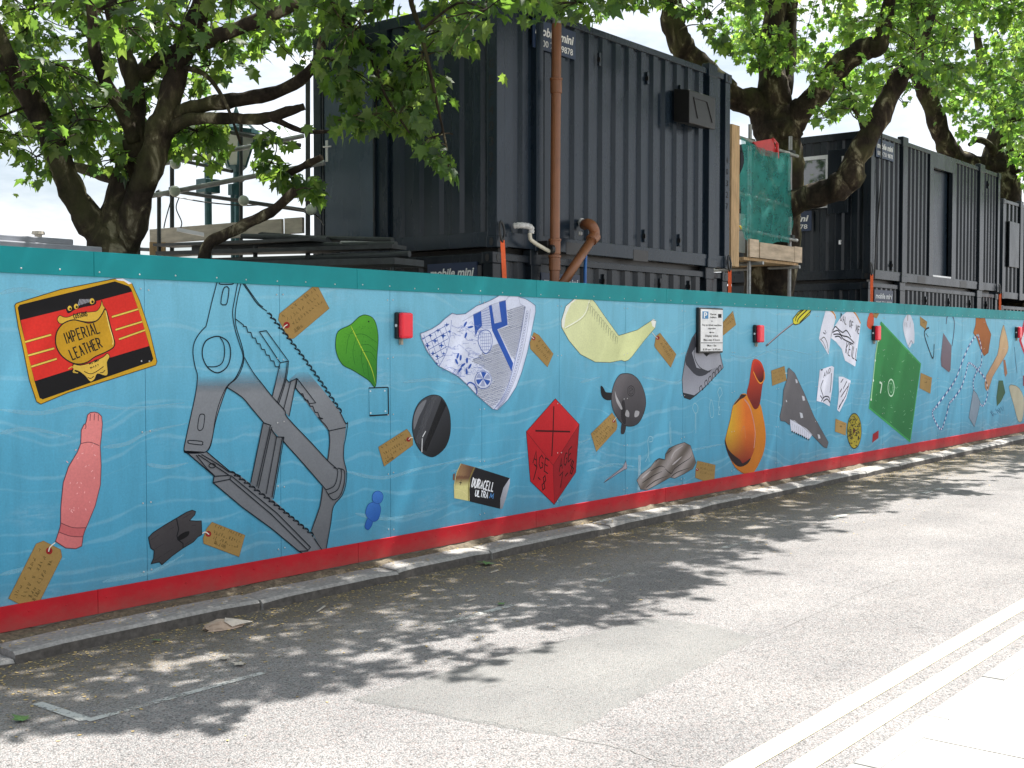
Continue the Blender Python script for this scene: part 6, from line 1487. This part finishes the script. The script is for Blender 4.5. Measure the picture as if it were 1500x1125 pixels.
def L3(pts): return [tuple(at(*p)) for p in pts]
def fill(n, c, rad, R_, g, droop=.3, zmin=3.6, extra=None):
    """scatter clumps in an ellipsoid shell, thinner inside"""
    out_ = []
    c, rad = np.array(c, float), np.array(rad, float); tries = 0
    while len(out_) < n and tries < n * 60:
        tries += 1
        v = g.uniform(-1, 1, 3); r = np.linalg.norm(v)
        if r > 1 or (r < .45 and g.random() < .6): continue
        p = c + v * rad
        if p[2] < zmin: continue
        P = p[None]
        if not (shade_ok(P)[0] and clear_ok(P)[0]): continue
        if extra is not None and not extra(p): continue
        if not crown_ok(P)[0]: continue
        out_.append((*p, R_ * g.uniform(.75, 1.25), droop))
    return out_
def region(n, poly, d0, d1, R_, g, droop=.4):
    xs = [p[0] for p in poly]; ys = [p[1] for p in poly]; o = []
    while len(o) < n:
        x, y = g.uniform(min(xs), max(xs)), g.uniform(max(-120, min(ys)), max(ys))
        if pip(np.array([x]), np.array([y]), poly)[0]: o.append((*at(x, y, g.uniform(d0, d1)), R_ * g.uniform(.7, 1.2), droop))
    return o
G = np.random.default_rng(21)
def thin(cl, p):
    """airier crown on the street side"""
    A_ = np.array(cl); x, y, z = project(A_[:, :3]); vis = (x > 0) & (x < 1500) & (y > -20) & (y < 400)
    return A_[~vis | (G.random(len(A_)) > p)]

# tree 1, left
b1 = at(165, 372, 11.5)
limbs1 = [
 ([(b1[0], b1[1], .1), (b1[0], b1[1], 1.2)] + L3([(166, 365, 11.5), (176, 322, 11.5), (198, 240, 11.5), (206, 195, 11.5), (203, 150, 11.5), (195, 105, 11.5), (176, 60, 11.6), (160, 5, 11.7), (150, -60, 11.9), (160, -160, 12.2), (170, -300, 12.5)]), [.30, .27, .23, .17, .125, .11, .10, .09, .075, .07, .06, .045, .03]),
 (L3([(165, 365, 11.5), (140, 325, 11.4), (112, 285, 11.3), (94, 242, 11.2), (72, 192, 11.1), (40, 145, 11.0), (8, 90, 10.9), (-20, 20, 10.8), (-60, -80, 10.6), (-90, -200, 10.4)]), [.18, .15, .125, .115, .11, .10, .09, .08, .06, .03]),
 (L3([(172, 385, 11.5), (186, 340, 11.45), (212, 262, 11.3), (230, 205, 11.3), (242, 165, 11.3), (262, 98, 11.3), (290, 35, 11.2), (310, -30, 11.0), (330, -150, 10.8), (360, -300, 10.6)]), [.12, .15, .125, .125, .11, .10, .10, .085, .06, .03]),
 (L3([(197, 207, 11.4), (182, 170, 11.3), (167, 143, 11.2), (142, 88, 11.1), (134, 20, 11.0), (128, -60, 10.9), (100, -170, 10.7)]), [.07, .065, .06, .055, .05, .045, .03]),
 (L3([(208, 110, 11.5), (226, 92, 11.4), (260, 77, 11.2), (313, 57, 10.9), (375, 33, 10.6), (440, 5, 10.3), (520, -50, 10.0), (620, -110, 9.8)]), [.09, .075, .072, .07, .062, .05, .04, .025]),
 (L3([(228, 195, 11.4), (248, 172, 11.3), (280, 157, 11.2), (333, 147, 11.1), (380, 140, 11.0), (428, 121, 10.9), (462, 90, 10.7), (473, 52, 10.5), (500, 25, 10.4), (545, 15, 10.3)]), [.10, .075, .07, .068, .062, .055, .045, .036, .028, .015]),
 (L3([(232, 205, 11.3), (258, 182, 11.2), (290, 173, 11.1), (340, 174, 11.0), (380, 174, 10.9), (420, 163, 10.8), (446, 156, 10.8)]), [.08, .06, .055, .052, .05, .046, .03]),
 (L3([(400, 175, 10.9), (425, 186, 10.8), (450, 193, 10.7), (495, 192, 10.5)]), [.03, .026, .02, .01]),
 (L3([(285, 430, 11.0), (298, 380, 11.0), (308, 355, 11.0), (338, 340, 11.0), (372, 322, 11.0), (400, 307, 11.0), (432, 280, 10.9)]), [.06, .055, .055, .052, .05, .048, .04]),
 (L3([(408, 262, 11.2), (432, 250, 11.0), (452, 240, 10.9), (470, 231, 10.8)]), [.02, .032, .034, .03]),
 (L3([(176, 262, 11.6), (150, 256, 11.9), (118, 246, 12.2), (80, 235, 12.6)]), [.07, .06, .05, .03]),
 (L3([(262, 98, 11.3), (300, 110, 11.0), (330, 150, 10.8), (352, 210, 10.7)]), [.03, .022, .016, .01]),
 (L3([(620, -110, 9.8), (600, -20, 9.9), (620, 60, 10.0), (640, 150, 10.1), (655, 220, 10.1)]), [.028, .022, .018, .013, .007]),
 (L3([(500, 25, 10.4), (540, 75, 10.3), (565, 140, 10.2), (600, 195, 10.1)]), [.022, .018, .013, .007]),
]
cl = region(95, CROWN[0], 9.6, 14.0, .34, G) + region(19, SPRAY, 9.9, 10.7, .24, G, .8) + region(7, LOWSPRAY, 11.2, 12.4, .2, G, .6) + region(6, TWIGS2, 10.8, 11.6, .15, G, .6)
cl += region(38, [(-40, -30), (235, -30), (215, 200), (150, 250), (60, 265), (-40, 275)], 10.2, 14.5, .34, G)
cl += region(5, [(600, 190), (676, 190), (680, 262), (620, 235)], 9.9, 10.3, .2, G, .8)
cl += region(9, [(480, -60), (960, -60), (960, 0), (700, 20), (480, 30)], 9.6, 10.6, .26, G, .5)
cl += fill(330, (7.2, 1.6, 6.9), (6.6, 5.2, 3.4), .55, G, zmin=4.2)
cl += fill(190, (9.5, -1.2, 7.2), (5.0, 2.0, 1.7), .5, G, zmin=4.8)
t1, n1 = plane_tree('broad plane tree at left with several dark limbs, leafy spray over the container', (b1[0], b1[1], .1), limbs1, cl, .14, 300, 5, .85)
# tree 2, middle right
b2 = at(1140, 440, 19.0)
limbs2 = [
 ([(b2[0], b2[1], .1), (b2[0], b2[1], 1.5)] + L3([(1138, 430, 19), (1136, 330, 19), (1136, 230, 19), (1138, 185, 19), (1134, 130, 19), (1130, 80, 19.1), (1134, 30, 19.2), (1145, -40, 19.3), (1160, -180, 19.5), (1180, -340, 19.6)]), [.55, .48, .43, .40, .38, .34, .24, .20, .17, .14, .10, .05]),
 (L3([(1130, 195, 19), (1112, 160, 19), (1080, 148, 18.9), (1048, 118, 18.8), (1015, 90, 18.7), (996, 62, 18.6), (988, 25, 18.5), (978, -20, 18.4), (950, -120, 18.2)]), [.26, .22, .19, .18, .185, .19, .18, .16, .10]),
 (L3([(1146, 195, 19), (1166, 168, 18.9), (1192, 145, 18.8), (1222, 106, 18.6), (1250, 82, 18.5), (1272, 72, 18.4), (1290, 62, 18.3), (1300, 20, 18.2), (1320, -80, 18.0)]), [.26, .20, .18, .18, .17, .17, .15, .10, .05]),
 (L3([(1140, 320, 19), (1162, 298, 18.5), (1190, 288, 18.2), (1215, 276, 18.0), (1232, 258, 17.9), (1240, 232, 17.9), (1266, 198, 17.9), (1290, 155, 17.9), (1310, 115, 17.9), (1332, 95, 17.9), (1350, 50, 17.9), (1380, -40, 17.8)]), [.24, .20, .185, .20, .21, .17, .16, .15, .145, .14, .11, .07]),
 (L3([(1138, 150, 19.1), (1150, 110, 19.2), (1154, 66, 19.3), (1160, 10, 19.4), (1172, -80, 19.5)]), [.2, .14, .12, .10, .06]),
 (L3([(1266, 198, 17.9), (1258, 170, 18.0), (1240, 145, 18.1), (1236, 120, 18.2)]), [.035, .03, .025, .015]),
]
cl = region(95, CROWN[2], 16.5, 22, .45, G, .3) + region(10, [(1085, -20), (1160, -20), (1160, 100), (1100, 95)], 17.5, 18.6, .4, G)
cl += fill(340, (17.2, 1.0, 8.3), (6.2, 5.0, 3.8), .62, G, zmin=5.2)
cl += fill(130, (16.5, -1.0, 8.9), (6.0, 2.0, 1.9), .5, G, zmin=6.0)
cl = thin(cl, .52)
cl = np.vstack([cl, np.array(region(9, GAP2, 17.6, 19.5, .28, G))])
t2, n2 = plane_tree('stout plane tree standing between the two container stacks', (b2[0], b2[1], .1), limbs2, cl, .125, 300, 6, 1.2, .034)
# tree 3, far right
b3 = at(1462, 330, 33.0)
limbs3 = [
 ([(b3[0], b3[1], .1), (b3[0], b3[1], 2.0)] + L3([(1462, 300, 33), (1460, 262, 33), (1462, 235, 33), (1472, 200, 33), (1486, 165, 32.8), (1505, 120, 32.6), (1530, 40, 32.4)]), [.8, .7, .6, .52, .45, .36, .32, .28, .18]),
 (L3([(1452, 255, 33), (1420, 242, 32.8), (1398, 228, 32.6), (1384, 200, 32.4), (1372, 160, 32.2), (1360, 130, 32.0), (1352, 105, 31.9), (1350, 60, 31.8), (1340, -40, 31.5)]), [.36, .32, .28, .25, .25, .27, .25, .16, .08]),
 (L3([(1462, 240, 33), (1468, 190, 33.2), (1456, 140, 33.4), (1440, 100, 33.6), (1430, 40, 33.8)]), [.3, .2, .16, .13, .08]),
 (L3([(1464, 255, 33), (1490, 240, 32.6), (1520, 215, 32.2), (1560, 190, 31.8)]), [.25, .2, .18, .12]),
 (L3([(1462, 245, 33), (1450, 215, 32.5), (1432, 205, 32.2), (1420, 212, 32)]), [.14, .10, .08, .05]),
]
R3 = [(1290, -40), (1640, -40), (1640, 290), (1500, 270), (1478, 215), (1440, 175), (1400, 170), (1370, 120), (1300, 60)]
cl = region(130, R3, 26, 37, .6, G, .3) + fill(300, (29, 2.5, 9.0), (7.5, 6.0, 4.5), .75, G, zmin=5.6)
cl = thin(cl, .52)
t3, n3 = plane_tree('far plane tree rising behind the second container at right', (b3[0], b3[1], .1), limbs3, cl, .15, 300, 7, 1.5, .036)
print('leaves', n1, n2, n3)

# ---------------------------------------------------------------- small litter
def flake_mesh(seed, kind):
    rr = random.Random(seed); n = 6 if kind else 4
    V = [(math.cos(i / n * 6.283) * (1 + rr.uniform(-.3, .3)), math.sin(i / n * 6.283) * (.55 + rr.uniform(-.2, .2)), rr.uniform(0, .25)) for i in range(n)]
    return V
g = np.random.default_rng(12); mb = MB(); n = 0
while n < 13000:
    x = g.uniform(-1, 24); e = g.exponential(.42); y = -.40 - e if g.random() < .82 else g.uniform(-.34, -.03)
    if y < -2.6: continue
    z = .003 if y < -.39 else (.098 + (y + .03) * .12 if y > -.13 else .1)
    s = g.uniform(.004, .016); V = flake_mesh(int(g.integers(0, 60)), 0); a_ = g.uniform(0, 6.28); c_, s_ = math.cos(a_), math.sin(a_)
    mb.add([(x + s * (v[0] * c_ - v[1] * s_), y + s * (v[0] * s_ + v[1] * c_), z + s * v[2]) for v in V], [(0, 1, 2, 3)]); n += 1
tag(mb.build('leaf_litter', M['litter']), 'ochre seed fluff and bark flakes along the gutter', 'litter', None, 'stuff')
def leaf_on_ground(px, py, s, mat, label, rot):
    r = ray(px, py); p = CAM + r * ((.006 - CAM[2]) / r[2]); c_, s_ = math.cos(rot), math.sin(rot)
    mb = MB(); mb.add([(p[0] + s * (v[0] * c_ - v[1] * s_), p[1] + s * (v[0] * s_ + v[1] * c_), .012 + abs(s * v[2] * 1.6) + .1 * s * v[1] ** 2) for v in LT], [tuple(int(i) for i in f) for f in LF])
    tag(mb.build('fallen_leaf', M[mat]), label, 'leaf', 'fallen leaves on the road')
leaf_on_ground(38, 1056, .1, 'leafgreen', 'fresh green leaf on the road at far left', .3)
leaf_on_ground(232, 938, .07, 'leafgreen', 'small green leaf in the gutter below the kerb stone joint', 2.0)
leaf_on_ground(720, 826, .16, 'leafgreen', 'curled green leaf in the gutter below the battery', 1.2)
leaf_on_ground(730, 886, .07, 'leafgreen', 'tiny green leaf on the road in the middle of the shade', 4.0)
leaf_on_ground(325, 967, .08, 'litterpale', 'pale dry leaf on the sunlit patch left of centre', 5.0)
leaf_on_ground(357, 974, .09, 'litterpale', 'whitish leaf scrap right of the pale dry leaf', .8)
M['cardpale'] = simple('pale_card_face', (0.5, 0.44, 0.37), 0.85, 0.2, 12)
# crumpled cardboard by the kerb
r = ray(326, 921); p = CAM + r * ((.0 - CAM[2]) / r[2])
t = thing('crumpled_cardboard', 'crumpled brown and white paper bag lying against the kerb', 'litter', (p[0], p[1], 0))
V = []; gg = np.random.default_rng(3)
prof = [(-.13, .025, .018), (-.10, .055, .045), (-.04, .068, .062), (.03, .064, .056), (.10, .048, .04), (.16, .016, .022)]
for x, w, h in prof:
    for k in range(9):
        a_ = math.pi * k / 8; V.append((p[0] + x + gg.normal(0, .008), p[1] - x * .12 + w * math.cos(a_) + gg.normal(0, .008), .004 + h * math.sin(a_) * gg.uniform(.8, 1.25)))
MB().add(V, [(i * 9 + j, (i + 1) * 9 + j, (i + 1) * 9 + j + 1, i * 9 + j + 1) for i in range(5) for j in range(8)]).build('body', M['card'], t)
V = [(p[0] - .02, p[1] - .045, .06), (p[0] + .09, p[1] - .04, .058), (p[0] + .23, p[1] - .045, .016), (p[0] + .10, p[1] - .08, .028), (p[0] + .02, p[1] - .08, .024), (p[0] + .03, p[1] + .01, .07)]
MB().add(V, [(0, 5, 1), (0, 1, 3), (1, 2, 3), (0, 3, 4)]).build('torn_flap', M['cardpale'], t)
for px, py, L_, a_, lb_ in ((470, 893, .09, .5, 'pale straw lying near the cardboard by the kerb'), (690, 880, .05, .1, 'short pale straw in the middle of the shaded road'), (724, 838, .06, .1, 'pale straw below the curled green leaf')):
    r = ray(px, py); q = CAM + r * ((.004 - CAM[2]) / r[2]); d = np.array([math.cos(a_), math.sin(a_), 0]) * L_
    tag(MB().bar(q - d + (0, 0, .006), q + d + (0, 0, .008), .012, .008).build('straw', M['litterpale']), lb_, 'twig', 'pale straws on the road')
